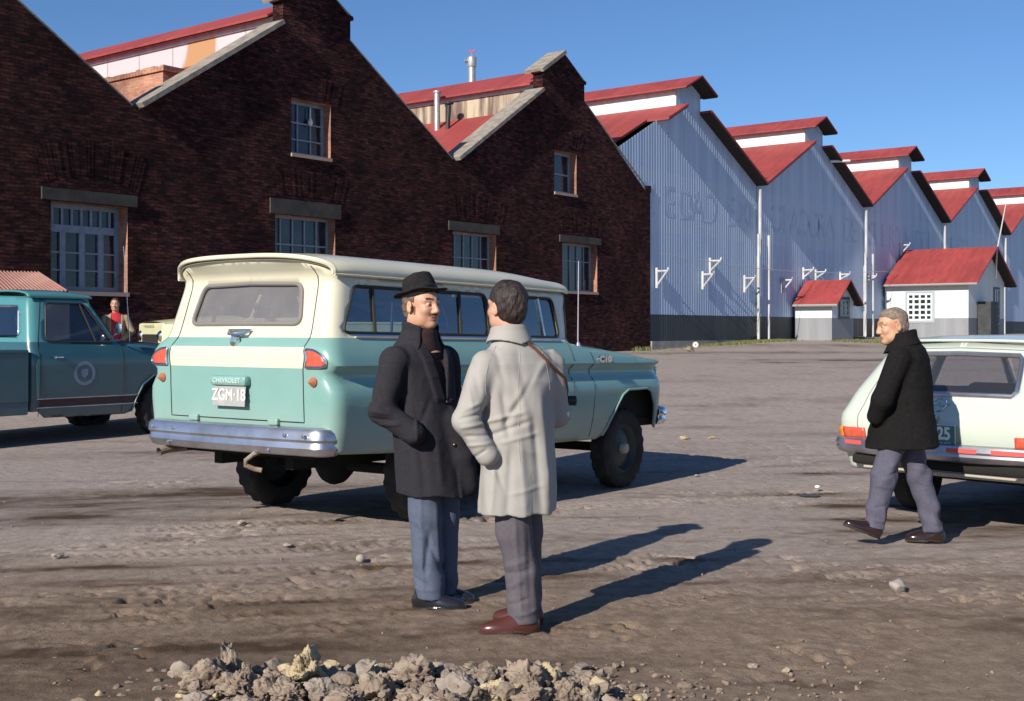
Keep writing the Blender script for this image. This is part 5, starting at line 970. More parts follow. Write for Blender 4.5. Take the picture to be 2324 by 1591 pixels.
def hframe(f, tilt=0.0, roll=0.0):
    fx = np.array([f[0], f[1], 0.0]); fx /= np.linalg.norm(fx); ly = np.array([-fx[1], fx[0], 0]); uz = np.array([0, 0, 1.0])
    fx2 = fx*math.cos(tilt)-uz*math.sin(tilt); uz2 = uz*math.cos(tilt)+fx*math.sin(tilt); ly2 = ly*math.cos(roll)+uz2*math.sin(roll); uz3 = uz2*math.cos(roll)-ly*math.sin(roll)
    return fx2, ly2, uz3
def to_head(p, c, fr, s=1.0): q = (p-np.array(c))/s; return np.stack([q@fr[0], q@fr[1], q@fr[2]], -1)
def head_f(q, nose=1.0, jaw=1.0):
    cran = ell(q, (-.012, 0, .040), (.100, .079, .090)); face = ell(q, (.032, 0, -.030), (.066, .060*jaw, .090)); d = smin(cran, face, .035)
    q2 = q*np.array([1, 1, 1]); sy = np.abs(q[..., 1]); qs = np.stack([q[..., 0], sy, q[..., 2]], -1)
    d = smin(d, ell(qs, (.062, 0, -.098), (.034, .030, .024)), .025); d = smin(d, ell(qs, (.015, .048, -.07), (.045, .022, .035)), .03)
    d = smin(d, cap(qs, (.088, .012, .030), (.070, .048, .032), .013, .012), .016)
    d = smin(d, ell(qs, (.066, .040, -.022), (.024, .022, .022)), .02)
    d = smax(d, -ell(qs, (.103, .033, .010), (.022, .020, .013)), .012)
    d = smin(d, cap(qs, (.094, 0, .022), (.116*nose, 0, -.026), .010, .0145), .012); d = smin(d, ell(qs, (.103, .013, -.032), (.014, .009, .009)), .008)
    d = smin(d, ell(qs, (.092, 0, -.058), (.012, .026, .008)), .008); d = smin(d, ell(qs, (.089, 0, -.070), (.012, .022, .008)), .007); d = smax(d, -ell(qs, (.106, 0, -.064), (.01, .026, .0025)), .004)
    d = smin(d, ell(qs, (.082, .032, .010), (.013, .0135, .0115)), .004)
    ear = ell(qs, (-.012, .084, -.004), (.024, .009, .034), ex=np.array([.96, .25, 0])/np.linalg.norm([.96, .25, 0]), ey=np.array([-.25, .96, 0])/np.linalg.norm([.96, .25, 0])); ear = smax(ear, -ell(qs, (-.008, .096, .0), (.012, .008, .018)), .006)
    d = smin(d, ear, .006); d = smin(d, cap(qs, (-.025, 0, -.06), (-.045, 0, -.22), .060, .066), .03)
    return d
def head_colors(q, whisk=0):
    x, y, z = q.T; sy = np.abs(y); m = np.zeros(len(q), int)
    m[(x > .08) & (sy < .026) & (z < -.050) & (z > -.078)] = 1
    m[(x > .055) & (np.abs(z-(.034+.006*np.sin((sy-.01)*60))) < .0065) & (sy > .012) & (sy < .052)] = 2
    e = (np.abs((sy-.032)/.0165)**2+np.abs((z-.009)/.0045)**2) < 1; m[e & (x > .07)] = 3; e2 = (np.abs((sy-.033)/.0060)**2+np.abs((z-.009)/.0062)**2) < 1; m[e2 & (x > .07)] = 4
    if whisk:
        m[(x > .085) & (sy < .034) & (z < -.040) & (z > -.0545-.1*sy)] = 5
        m[(x < .022) & (x > .006) & (sy > .05) & (z < .0) & (z > -.045)] = 5
    return m
def skel(P_, name, f, lo, hi, h, mats, colf=None, sharp=None):
    v, fc = nets(f, lo, hi, h); mi = colf(v[fc].mean(1)) if colf else None
    return mesh(name, v, fc, mats, P_, True, mi)
def shoe(P_, heel, toe, z0, mats, w=.045, lift=0.0, name='shoe'):
    heel = np.array(heel, float); toe = np.array(toe, float); f = toe-heel; L = np.linalg.norm(f); f /= L; ft = np.array([f[0], f[1], 0]); 
    up = np.array([0, 0, 1.0]); sd = np.cross(up, f); sd /= np.linalg.norm(sd); up2 = np.cross(f, sd)
    def fn(p):
        q = p-heel; x = q@f; y = q@sd; z = q@up2; Q = np.stack([x, y, z], -1)
        d = ell(Q, (.055, 0, .045), (.062, w*.86, .055)); d = smin(d, ell(Q, (L*.64, 0, .026), (L*.37, w*1.06, .046)), .03); d = smin(d, ell(Q, (L*.36, 0, .05), (.085, w*.80, .045)), .03)
        d = smin(d, cap(Q, (.06, 0, .07), (.055, 0, .125), .043, .046), .02)
        sole = smax(np.hypot((x-L*.5)/(L*.52), y/(w*(1.02+.16*np.sin(np.clip(x/L, 0, 1)*3.1)-.12*(x/L < .45))))-1, np.abs(z-.009)*9-.085, .02)*.05
        d = smax(d, -z+.006, .004); d = np.minimum(d, sole); d = smax(d, -(z-(.012-.02)) if False else -z, .003)
        arch = ell(Q, (L*.36, 0, -.006), (.035, .1, .016)); return smax(d, -arch, .004)
    lo = np.minimum(heel, toe)-.09; hi = np.maximum(heel, toe)+.09; lo[2] = min(heel[2], toe[2])-.03; hi[2] = max(heel[2], toe[2])+.20
    v, fc = nets(fn, lo, hi, .0048); zz = ((v[fc].mean(1)-heel)@up2); return mesh(name, v, fc, mats, P_, True, (zz < .017).astype(int))
def surf_y(f, x, z, y0=-.6, y1=.6):
    ys = np.linspace(y0, y1, 600); v = f(np.stack([0*ys+x, ys, 0*ys+z], -1)); i = np.argmax(v < 0); return ys[i]
SOLE = M('shoe_sole', (.03, .022, .018), .8)
# ---------------------------------------------------------------- man in the light coat, seen from behind
CLOTHB = M('light_raincoat', (.365, .345, .315), .85, c2=(.325, .305, .28), vs=5, bump=(160, .25, .003), wr=(3.0, .035, .6))
GREYT_ = M('grey_trousers', (.105, .092, .105), .9, c2=(.085, .075, .088), vs=60, bump=(220, .3, .002), wr=(4, .03, .35))
a_ = thing('person', 'man in a light beige raincoat seen from behind with a strap over his shoulder', 'person', ((1165-CX)/F*6.14, 6.14, 0))
fA = np.array([-.55, .835]); rA = np.array([fA[1], -fA[0]])
ringsA = [(.585, .018, .0, .205, .165), (.70, .024, 0, .205, .160), (.85, .026, .0, .200, .150), (1.0, .030, .0, .198, .140), (1.12, .030, .0, .202, .136), (1.25, .024, .0, .214, .136), (1.335, .018, .0, .220, .122), (1.39, .010, 0, .180, .105), (1.42, .0, .0, .128, .092), (1.455, -.015, .0, .092, .082), (1.48, -.018, 0, .08, .076)]
shL = (-.138, -.105, 1.330); elL = (-.232, -.185, 1.060); wrL = (-.125, -.175, .895)
shR = (.185, .10, 1.330); elR = (.225, .145, 1.07); wrR = (.12, .26, 1.10)
def folds(p, L):
    r = 0; x, z = p[..., 0], p[..., 2]
    for (x0, z0, x1, z1, w, am) in L:
        dx, dz = x1-x0, z1-z0; l2 = dx*dx+dz*dz; t = ((x-x0)*dx+(z-z0)*dz)/l2; d = ((x-x0)*dz-(z-z0)*dx)/math.sqrt(l2)
        r = r+am*np.exp(-(d/w)**2)*sstep(-.25, .15, t)*sstep(1.25, .85, t)*(p[..., 1] < .06)
    return r*.8
def cxz(k, cx0, cy0): return lambda L: [((a-cx0)*k, (cy0-b)*k, (c-cx0)*k, (cy0-d)*k, w, am) for a, b, c, d, w, am in L]
FOLDS_A = cxz(.0011936, 684, 1521)([(815, 400, 690, 560, .020, .011), (770, 450, 655, 640, .016, -.013), (640, 520, 665, 690, .018, -.016), (700, 470, 745, 640, .022, .010), (560, 640, 720, 600, .011, .010), (600, 690, 740, 640, .012, -.010), (640, 720, 770, 690, .010, .008), (765, 640, 800, 1000, .018, -.013), (800, 560, 835, 900, .020, .010), (715, 720, 735, 1010, .016, .007), (675, 760, 660, 1010, .018, -.008), (610, 800, 590, 1010, .016, .008), (700, 350, 720, 470, .020, -.006), (610, 360, 650, 480, .016, -.008), (580, 720, 640, 900, .012, -.008), (680, 930, 800, 905, .010, .005)])
FOLDS_AL = cxz(.0011936, 684, 1521)([(475, 590, 545, 560, .010, .009), (472, 620, 560, 600, .009, -.011), (478, 655, 570, 640, .010, .010), (500, 690, 575, 690, .009, -.009), (520, 400, 545, 520, .016, -.008), (495, 480, 520, 570, .012, .007), (505, 730, 590, 720, .008, .008), (530, 775, 575, 745, .007, -.008)])
def coatA(p):
    z = p[..., 2]; t = loft(p, ringsA, fA, rA, 2.3)
    fold = .006*noise(p*np.array([6, 6, 2.0])+3, 41)+.003*np.abs(noise(p*np.array([16, 16, 7]), 42))-folds(p, FOLDS_A)
    ang = np.arctan2(p[..., 1], p[..., 0]-.02); fold = fold+.006*np.sin(ang*7+z*3)*sstep(1.05, .65, z)
    dg = (p[..., 0]*.55+z*.84); fold = fold+.014*(np.abs(noise(np.stack([dg*12, (p[..., 0]*.84-z*.55)*3, p[..., 1]*4], -1), 43))-.2)*sstep(1.34, 1.12, z)*sstep(.66, .95, z)
    hump = .012*np.exp(-((p[..., 0]-.12)/.05)**2-((z-1.12)/.10)**2); t = t+fold-hump
    al = chain(p, [(shL, .075), (elL, .062), (wrL, .056)], .03)+.006*(np.abs(noise(p*np.array([11, 11, 6])+7, 44))-.2)-folds(p, FOLDS_AL)
    ar = chain(p, [(shR, .076), (elR, .062), (wrR, .054)], .03)+.012*(np.abs(noise(p*12+9, 45))-.2)
    d = smin(t, al, .022); d = smin(d, ar, .022)
    vent = np.abs(p[..., 0]*rA[0]+p[..., 1]*rA[1]-.005)-.003; back = -(p[..., 0]*fA[0]+p[..., 1]*fA[1])
    d = np.where((z < .80) & (back > .05), smax(d, -vent*.35-.002, .004), d)
    hem = .006*np.sin(ang*5); return smax(d, .592+hem-z, .004)
skel(a_, 'coat', coatA, (-.42, -.36, .56), (.42, .42, 1.52), .0062, CLOTHB)
mb = MB(); back = lambda pts: [(x, surf_y(coatA, x, z)-.0005, z) for x, z in pts]
mb.tube(back([(.028+.004*math.sin(k*.5), 1.43-.6*k/30) for k in range(31)]), .0022, 4); mb.build('back_seam', CLOTHB, a_, True)
mb = MB(); mb.tube(back([(-.085-.045*u-.02*math.sin(u*3), 1.425-.24*u) for u in np.linspace(0, 1, 12)]), .0024, 4); mb.build('sleeve_seam', CLOTHB, a_, True)
mb = MB(); mb.tube(back([(.13+.05*u+.012*math.sin(u*3), 1.425-.22*u) for u in np.linspace(0, 1, 12)]), .0024, 4); mb.build('sleeve_seam', CLOTHB, a_, True)
# turned-down collar
def collarA(p):
    q = p-np.array([-.022, .0, 0]); a = q[..., 0]*rA[0]+q[..., 1]*rA[1]; b = q[..., 0]*fA[0]+q[..., 1]*fA[1]; z = p[..., 2]; zc = z+.14*b
    r = np.interp(zc, [1.40, 1.44, 1.49, 1.525], [.128, .110, .090, .082]); rad = np.hypot(a/1.06, b/.94); d = np.abs(rad-r)-.006; d = smax(d, zc-1.520, .004); d = smax(d, (1.415+.03*np.abs(a)/.1)-zc, .004); return smax(d, b-.075, .01)
skel(a_, 'collar', collarA, (-.2, -.18, 1.34), (.16, .18, 1.58), .0055, CLOTHB)
FOLDS_AT = cxz(.0011936, 684, 1521)([(690, 1040, 715, 1440, .012, .009), (650, 1240, 740, 1210, .014, .008), (655, 1270, 750, 1250, .012, -.010), (740, 1060, 755, 1380, .014, -.008), (665, 1400, 740, 1370, .010, -.009), (690, 1440, 780, 1420, .010, .009), (660, 1330, 720, 1290, .012, .007)])
def legsA(p):
    d1 = chain(p, [((-.012, -.055, .86), .100), ((.000, -.045, .52), .086), ((.042, -.035, .30), .077), ((.050, -.03, .05), .077)], .03); d2 = chain(p, [((.055, .075, .86), .098), ((.065, .085, .50), .080), ((.070, .09, .05), .074)], .03)
    z = p[..., 2]; w_ = .004*np.sin(z*50+p[..., 0]*40+p[..., 1]*20+3*noise(p*7, 53))*sstep(.30, .08, z)+.005*noise(p*np.array([10, 10, 3]), 51)-folds(p, FOLDS_AT)+.003*np.sin(z*38)*np.exp(-((z-.48)/.06)**2)
    d = smin(d1, d2, .012)+w_; return smax(d, .052+.02*(p[..., 0]-.05)-z, .003)
skel(a_, 'trousers', legsA, (-.2, -.2, .03), (.25, .22, .95), .0075, GREYT_)
BROWNS = M('brown_leather', (.095, .030, .020), .28, c2=(.07, .02, .015), vs=12, coat=.5)
shoe(a_, (.125, -.045, .0), (-.165, -.075, 0), 0, [BROWNS, SOLE]); shoe(a_, (.145, .10, 0), (-.10, .21, 0), 0, [BROWNS, SOLE])
hA = hframe((-.62, .78), -.02); hcA = (-.035, .012, 1.612)
def bodyA(p):
    d = head_f(to_head(p, hcA, hA, .98)); d = smin(d, cap(p, (.0, .0, 1.30), (.02, 0, .90), .11, .12), .03); d = smin(d, cap(p, (-.0, -.04, .85), (.045, -.03, .08), .07, .05), .02); return smin(d, cap(p, (.05, .06, .85), (.07, .08, .08), .07, .05), .02)
v, fc = nets(lambda p: bodyA(p), (-.20, -.18, .03), (.22, .22, 1.80), .0075)
def head_mesh(par, name, f, hc, hf, sc, mats, colf, extra=None):
    return None
vh, fh = nets(bodyA, (-.19, -.16, 1.36), (.12, .18, 1.78), .0042); mesh('body', vh, fh, [SKIN, LIP, BROW, EYEW, EYED], a_, True, head_colors(to_head(vh[fh].mean(1), hcA, hA, .98)))
HAIRD = M('dark_brown_hair', (.016, .010, .009), .5, c2=(.045, .026, .02), vs=14, stretch=(3, 3, .5), bump=(55, .9, .008), spec=.45)
def hairA(p):
    q = to_head(p, hcA, hA, .98); d = ell(q, (-.020, 0, .048), (.106, .089, .094)); d = smin(d, ell(q, (-.055, 0, -.03), (.060, .066, .055)), .05)
    st = noise(np.stack([q[..., 0]*16, q[..., 1]*52+q[..., 2]*18, q[..., 2]*22], -1), 61)*.0045+noise(q*np.array([40, 90, 40]), 62)*.002; d = d+st-.004
    line = -(q[..., 0]*-.62+(q[..., 2]-.018)*.55)+.0; low = np.maximum(-.088-q[..., 2]*1.0, (q[..., 0]-.012)*1.0-sstep(.03, .075, q[..., 2])*.2); return smax(smax(d, low, .008), -.088-q[..., 2], .006)
skel(a_, 'hair', hairA, (-.19, -.16, 1.50), (.13, .18, 1.79), .0042, HAIRD)
STRAPM = M('brown_strap', (.13, .055, .025), .5)
bag = thing('camera_bag', 'brown strap and dark camera case worn by the man in the beige raincoat', 'camera case', ((1165-CX)/F*6.14, 6.14, 0))
mb = MB(); pts = []
for u in np.linspace(0, 1, 16):
    cx, cy = 672+(850-672)*u, 278+(420-278)*u-18*math.sin(u*math.pi); x = (cx-684)*.0011936; z = (1521-cy)*.0011936; pts.append((x, surf_y(coatA, x, z)-.006, z))
pts += [(.262, .06, 1.26), (.275, .12, 1.20), (.27, .20, 1.14)]; mb.tube(pts, .0085, 6); mb.build('strap', STRAPM, bag, True)
mb = MB(); mb.box((.235, .26, 1.10), (.10, .10, .14), bev=.02); mb.lathe([(.001, .05), (.02, .05), (.026, .045), (.026, .0)], 16, 'x', (.28, .25, 1.135)); mb.build('case', M('black_leather', (.02, .017, .016), .4), bag, True)
# ---------------------------------------------------------------- man with the hat
WOOLC = M('charcoal_wool', (.020, .019, .024), .95, c2=(.036, .033, .040), vs=130, vr=(.3, .8), bump=(150, .5, .004), spec=.2, wr=(3, .03, .5)); BLUET = M('blue_grey_trousers', (.085, .105, .155), .9, c2=(.068, .085, .13), vs=60, bump=(220, .3, .002), wr=(4, .03, .35)); DKRED = M('dark_pullover', (.028, .012, .011), .95, bump=(120, .4, .003))
b_ = thing('person', 'man in a black hat and charcoal overcoat facing right with a hand in his pocket', 'person', ((975-CX)/F*6.7, 6.7, 0))
# local x = (crop-340)*.0013026 ; 340 is the picture column 978.5
fB = np.array([.80, -.60]); rB = np.array([fB[1], -fB[0]])
ringsB = [(.60, .015, .0, .185, .190), (.75, .0, .0, .190, .180), (.95, -.02, 0, .195, .165), (1.12, -.035, .0, .200, .150), (1.25, -.05, .0, .208, .145), (1.335, -.055, .0, .210, .132), (1.395, -.055, .0, .185, .112), (1.435, -.052, .0, .130, .095), (1.47, -.05, .0, .09, .084)]
shB = (-.175, -.165, 1.335); elB = (-.238, -.215, 1.075); wrB = (-.065, -.235, .955); shB2 = (.075, .16, 1.335); elB2 = (.10, .20, 1.06); wrB2 = (.15, .08, .90)
FOLDS_B = cxz(.0013026, 340, 1430)([(300, 640, 330, 940, .02, -.012), (250, 720, 240, 940, .02, .008), (350, 560, 300, 700, .015, -.008), (250, 380, 260, 560, .015, -.010), (380, 720, 400, 900, .02, .010)])
FOLDS_BL = cxz(.0013026, 340, 1430)([(110, 560, 180, 590, .010, -.010), (115, 600, 200, 615, .010, .010), (120, 630, 210, 640, .009, -.010), (150, 660, 230, 655, .010, .009), (140, 420, 170, 540, .014, -.007), (300, 620, 305, 720, .008, .010)])
def coatB(p):
    z = p[..., 2]; t = loft(p, ringsB, fB, rB, 2.3); a = (p[..., 0]+.02)*rB[0]+p[..., 1]*rB[1]; b = (p[..., 0]+.02)*fB[0]+p[..., 1]*fB[1]
    t = t+.005*noise(p*np.array([6, 6, 2.2]), 71)+.003*np.abs(noise(p*18, 72))-folds(p, FOLDS_B)
    # overlapping front edge and lapels, raised a little over the chest
    e = -.015+.02*(1.1-z); lap = sstep(.012, .0, np.abs(np.abs(a-.0)-(.035+.24*(z-1.12)))-.030)*sstep(1.10, 1.14, z)*sstep(1.42, 1.36, z)*(b > 0); t = t-.011*lap
    vcut = sstep(.004, -.004, np.abs(a)-(.24*(z-1.13)))*(b > .03)*(z > 1.13)*sstep(1.46, 1.40, z); t = t+.016*vcut
    t = t-.009*sstep(.008, -.008, a+.03)*(b > .05)*(z < 1.13)
    al = chain(p, [(shB, .083), (elB, .068), (wrB, .062)], .03)+.006*(np.abs(noise(p*np.array([12, 12, 8])+5, 73))-.2)-folds(p, FOLDS_BL)+.000*np.sin(z*58)*np.exp(-((z-1.05)/.10)**2)
    ar = chain(p, [(shB2, .083), (elB2, .074), (wrB2, .066)], .03)+.005*noise(p*14+2, 74)
    d = smin(smin(t, al, .02), ar, .02)
    # the far front flap swings open to the right
    fl = chain(p, [((.10, -.04, 1.0), .075), ((.17, -.03, .82), .075), ((.20, .0, .66), .07)], .02); d = smin(d, fl+.004*noise(p*15, 75), .03)
    return smax(d, .615-.10*np.clip(p[..., 0]-.05, 0, .2)-z+.005*np.sin(p[..., 0]*30), .004)
def ccolB(c):
    a = (c[:, 0]+.02)*rB[0]+c[:, 1]*rB[1]; b = (c[:, 0]+.02)*fB[0]+c[:, 1]*fB[1]; z = c[:, 2]; return ((np.abs(a) < .24*(z-1.135)) & (b > .03) & (z > 1.135) & (z < 1.46)).astype(int)
skel(b_, 'coat', coatB, (-.42, -.38, .56), (.36, .34, 1.50), .0065, [WOOLC, DKRED], ccolB)
def collarB(p):
    q = p-np.array([-.05, 0, 0]); a = q[..., 0]*rB[0]+q[..., 1]*rB[1]; b = q[..., 0]*fB[0]+q[..., 1]*fB[1]; z = p[..., 2]; zc = z+.10*b
    r = np.interp(zc, [1.40, 1.44, 1.50, 1.545], [.150, .118, .094, .096]); d = np.abs(np.hypot(a/1.05, b/.95)-r)-.007; d = smax(d, zc-(1.545-.2*np.maximum(b, 0)), .006); d = smax(d, 1.405-zc, .004); return smax(d, (b-.03)-np.abs(a)*.55, .01)+.002*noise(p*40, 76)
skel(b_, 'pullover', lambda p: loft(p, [(1.20, -.05, 0, .15, .11), (1.40, -.05, 0, .125, .105), (1.46, -.046, -.004, .092, .092), (1.515, -.042, -.010, .080, .082)], fB, rB, 2), (-.26, -.2, 1.18), (.16, .2, 1.54), .0075, DKRED)
skel(b_, 'collar', collarB, (-.24, -.2, 1.36), (.14, .2, 1.58), .0055, WOOLC)
FOLDS_BT = cxz(.0013026, 340, 1430)([(310, 970, 320, 1340, .012, .010), (345, 1120, 330, 1260, .014, -.014), (340, 1140, 400, 1270, .012, -.010), (375, 1000, 385, 1200, .014, .008), (285, 1060, 330, 1100, .012, .007), (275, 1290, 340, 1320, .010, -.008), (350, 1270, 400, 1300, .010, .009), (280, 1335, 360, 1345, .008, .008)])
def legsB(p):
    d1 = chain(p, [((-.03, -.06, .82), .096), ((-.018, -.07, .50), .086), ((-.005, -.075, .28), .080), ((.006, -.075, .06), .082)], .03); d2 = chain(p, [((.05, .06, .82), .096), ((.075, .05, .50), .084), ((.072, .06, .06), .078)], .03); z = p[..., 2]
    w_ = .005*np.sin(z*44+p[..., 0]*45-p[..., 1]*15+3*noise(p*7, 83))*sstep(.30, .10, z)+.005*noise(p*np.array([10, 10, 3]), 81)-folds(p, FOLDS_BT)+.004*np.sin(z*34+p[..., 0]*20)*np.exp(-((z-.50)/.08)**2); return smax(smin(d1, d2, .01)+w_, .060-.03*(p[..., 0])-z, .003)
skel(b_, 'trousers', legsB, (-.2, -.22, .03), (.24, .22, .92), .0075, BLUET)
BLACKS = M('black_leather_shoe', (.016, .016, .02), .16, coat=.6)
shoe(b_, (-.085, -.075, 0), (.20, -.115, 0), 0, [BLACKS, SOLE]); shoe(b_, (-.03, .08, 0), (.24, .06, 0), 0, [BLACKS, SOLE])
hB = hframe((.76, -.65), .0); hcB = (-.042, -.01, 1.630)
SKINB = skin_mat('ruddy_skin', (.60, .34, .22), (.48, .24, .15))
def bodyB(p):
    d = head_f(to_head(p, hcB, hB, 1.0), .98); d = smin(d, cap(p, (-.04, .0, 1.34), (0, 0, .9), .11, .12), .03); d = smin(d, cap(p, (-.03, -.06, .85), (.0, -.07, .08), .07, .05), .02); return smin(d, cap(p, (.05, .06, .85), (.07, .06, .08), .07, .05), .02)
vh, fh = nets(bodyB, (-.22, -.19, 1.38), (.12, .16, 1.80), .0036); mesh('body', vh, fh, [SKINB, LIP, BROW, EYEW, EYED, STACHE], b_, True, head_colors(to_head(vh[fh].mean(1), hcB, hB), 1))
def hairB(p):
    q = to_head(p, hcB, hB); d = ell(q, (-.022, 0, .040), (.104, .086, .092)); d = smin(d, ell(q, (-.055, 0, -.035), (.050, .064, .05)), .04)+noise(np.stack([q[..., 0]*30, q[..., 1]*30, q[..., 2]*55], -1), 62)*.006
    return smax(smax(d, q[..., 0]-.018, .008), -.062-q[..., 2], .006)
skel(b_, 'hair', hairB, (-.19, -.16, 1.52), (.10, .15, 1.76), .0042, M('grey_brown_hair', (.17, .11, .085), .7, c2=(.09, .055, .04), vs=40, bump=(60, .6, .006)))
FELT = M('black_felt', (.012, .011, .012), .9, c2=(.022, .02, .02), vs=30, bump=(90, .3, .003), spec=.2)
hatf = hframe((.90, -.43), -.27); hatc = (-.047, -.006, 1.694)
def hatB(p):
    q = to_head(p, hatc, hatf); x, y, z = q[..., 0], q[..., 1], q[..., 2]
    rr = np.hypot(x/1.13, y/.98); wz = np.interp(z, [-.02, .0, .06, .115, .15], [.090, .089, .083, .070, .055]); top = .110+.014*np.exp(-((x-.045)/.05)**2)-.030*np.exp(-(y/.022)**2)*sstep(.10, -.02, x)-.012*np.exp(-((np.abs(y)-.045)/.018)**2)*np.exp(-((x-.06)/.03)**2)
    crown = smax(rr-wz-.03*np.exp(-((np.abs(y)-.05)/.02)**2)*0, z-top, .022); inner = smax(rr-(wz-.006), z-top+.012, .02); crown = smax(smax(crown, -smax(inner, -1-z, .01), .003), -.010-z, .004)
    br = .112+.016*(np.abs(x)/.12); zc = .030*np.maximum(0, np.abs(y)/.10-.35)**1.5*1.2+.020*sstep(.02, -.13, x)*(np.abs(x)/.12)-.008*sstep(.05, .14, x); brim = smax(smax(np.hypot(x/1.18, y/1.0)-br, np.abs(z-zc)-.0045, .004), .080-rr, .004)
    band = smax(np.abs(rr-wz)-.004, np.abs(z-.017)-.016, .004); return np.minimum(smin(crown, brim, .008), band)
v, fc = nets(hatB, (-.24, -.20, 1.64), (.16, .18, 1.86), .0040); hq = to_head(v[fc].mean(1), hatc, hatf); mesh('hat', v, fc, [FELT, M('hat_band', (.006, .006, .006), .4)], b_, True, ((np.abs(hq[:, 2]-.018) < .016) & (np.hypot(hq[:, 0]/1.13, hq[:, 1]/.98) < .096)).astype(int))
BUTM = M('button_black', (.012, .012, .014), .3)
for (x, z) in ((.125, 1.085), (.128, .98), (.125, .88)):
    pass
for z in (1.115, 1.0, .885):
    mb = MB()
    bb = .01*rB; s_ = np.linspace(.35, 0, 300); pt = np.stack([-.02+fB[0]*s_+rB[0]*-.01, fB[1]*s_+rB[1]*-.01, 0*s_+z], -1); i = np.argmax(coatB(pt) < 0); mb.lathe([(.001, .004), (.010, .003), (.012, 0)], 12, 'x', (0, 0, 0)) if False else mb.box(tuple(pt[i]), (.02, .02, .02), bev=.008)
    mb.build('coat_button', BUTM, b_, True)
# ---------------------------------------------------------------- man walking at the right
BLACKW = M('black_wool', (.0085, .0080, .0085), .95, c2=(.013, .012, .012), vs=50, bump=(120, .4, .003), spec=.15); SLATE = M('slate_trousers', (.092, .088, .125), .9, c2=(.075, .072, .105), vs=60, bump=(220, .3, .002), wr=(4, .03, .5))
c_ = thing('person', 'man in a short black coat walking left past the pale estate car', 'person', ((2055.3-CX)/F*8.7, 8.7, 0))
fC = np.array([-.84, .54]); rC = np.array([fC[1], -fC[0]])
kC = .0013345; L3 = lambda cx, cy, y: ((cx-560)*kC, y, (1425-cy)*kC)
ringsC = [(.66, -.028, 0, .195, .250), (.80, -.024, 0, .195, .232), (.95, -.012, 0, .190, .195), (1.10, .005, 0, .195, .172), (1.22, .012, 0, .200, .155), (1.31, .015, 0, .200, .140), (1.37, .012, 0, .165, .120), (1.41, .0, 0, .120, .098), (1.45, -.015, 0, .088, .082)]
def coatC(p):
    z = p[..., 2]; t = loft(p, ringsC, fC, rC, 2.2)+.014*(np.abs(noise(p*np.array([7, 7, 2.2]), 91))-.25)+.003*noise(p*24, 92)
    al = chain(p, [((-.10, -.165, 1.30), .082), ((-.215, -.17, 1.02), .072), ((-.235, -.09, .90), .064)], .03); ar = chain(p, [((.125, .13, 1.30), .08), ((.155, .12, 1.06), .070), ((.10, .10, .90), .06)], .03)
    d = smin(smin(t, al, .03), ar, .03); return smax(d, .672+.04*(p[..., 0])-z, .004)
skel(c_, 'coat', coatC, (-.40, -.34, .64), (.34, .34, 1.48), .0095, BLACKW)
def collarC(p):
    q = p-np.array([-.022, 0, 0]); a = q[..., 0]*rC[0]+q[..., 1]*rC[1]; b = q[..., 0]*fC[0]+q[..., 1]*fC[1]; zc = p[..., 2]+.30*b
    d = np.abs(np.hypot(a/1.05, b/.95)-np.interp(zc, [1.36, 1.42, 1.485], [.135, .10, .088]))-.010; return smax(smax(d, zc-1.485, .008), 1.37-zc, .004)
skel(c_, 'collar', collarC, (-.2, -.2, 1.28), (.16, .2, 1.58), .006, BLACKW)
FOLDS_C = cxz(.0013345, 560, 1425)([(370, 1045, 470, 1000, .012, .010), (372, 1075, 480, 1040, .010, -.010), (380, 1110, 450, 1125, .012, .008), (360, 1230, 430, 1210, .010, -.008), (340, 1290, 410, 1300, .010, .009), (590, 980, 690, 1010, .012, -.010), (600, 1030, 680, 1050, .012, .009), (640, 1120, 700, 1170, .012, -.007), (670, 1200, 720, 1350, .014, .008), (690, 1330, 740, 1340, .010, -.008)])
def legsC(p):
    d1 = chain(p, [(L3(498, 860, -.05), .092), (L3(425, 1075, -.08), .084), (L3(395, 1220, -.085), .072), (L3(378, 1335, -.09), .070)], .03); d2 = chain(p, [(L3(590, 890, .06), .100), (L3(640, 1075, .05), .082), (L3(690, 1240, .03), .072), (L3(712, 1390, .02), .070)], .03); z = p[..., 2]
    w_ = .012*(np.abs(noise(p*np.array([13, 13, 5]), 96))-.2)+.006*np.sin(z*46+p[..., 0]*25)*sstep(.4, .15, z)+.006*np.sin(z*30-p[..., 0]*50)*np.exp(-((z-.52)/.10)**2)+.004*noise(p*np.array([16, 16, 6]), 93)
    d = smin(d1, d2, .015)+w_-folds(p, FOLDS_C)*.9; cut = np.where(p[..., 0] < -.08, .118-.25*(p[..., 0]+.245), .075+.1*(p[..., 0]-.2)); return smax(d, cut-z, .004)
skel(c_, 'trousers', legsC, (-.40, -.25, .03), (.36, .22, .90), .0080, SLATE)
BROWND = M('dark_brown_leather', (.024, .012, .010), .2, coat=.6)
h1 = L3(398, 1398, -.09); t1 = L3(207, 1322, -.12); shoe(c_, h1, t1, 0, [BROWND, SOLE], .046); h2 = L3(768, 1437, .02); t2 = L3(602, 1425, .05); shoe(c_, (h2[0], h2[1], .0), (t2[0]-.04, t2[1], .0), 0, [BROWND, SOLE], .048)
hC = hframe((-.985, -.05), .16, 0); hcC = (L3(492, 283, 0)[0], .0, L3(492, 283, 0)[2]+.005)
def bodyC(p):
    d = head_f(to_head(p, hcC, hC, 1.0), .96); d = smin(d, cap(p, (-.02, 0, 1.40), (.01, 0, 1.30), .07, .11), .03); d = smin(d, cap(p, (.01, 0, 1.30), (0, 0, .85), .11, .12), .03); d = smin(d, cap(p, L3(480, 880, -.06), L3(380, 1330, -.09), .06, .045), .02); return smin(d, cap(p, L3(590, 890, .06), L3(710, 1380, .02), .07, .045), .02)
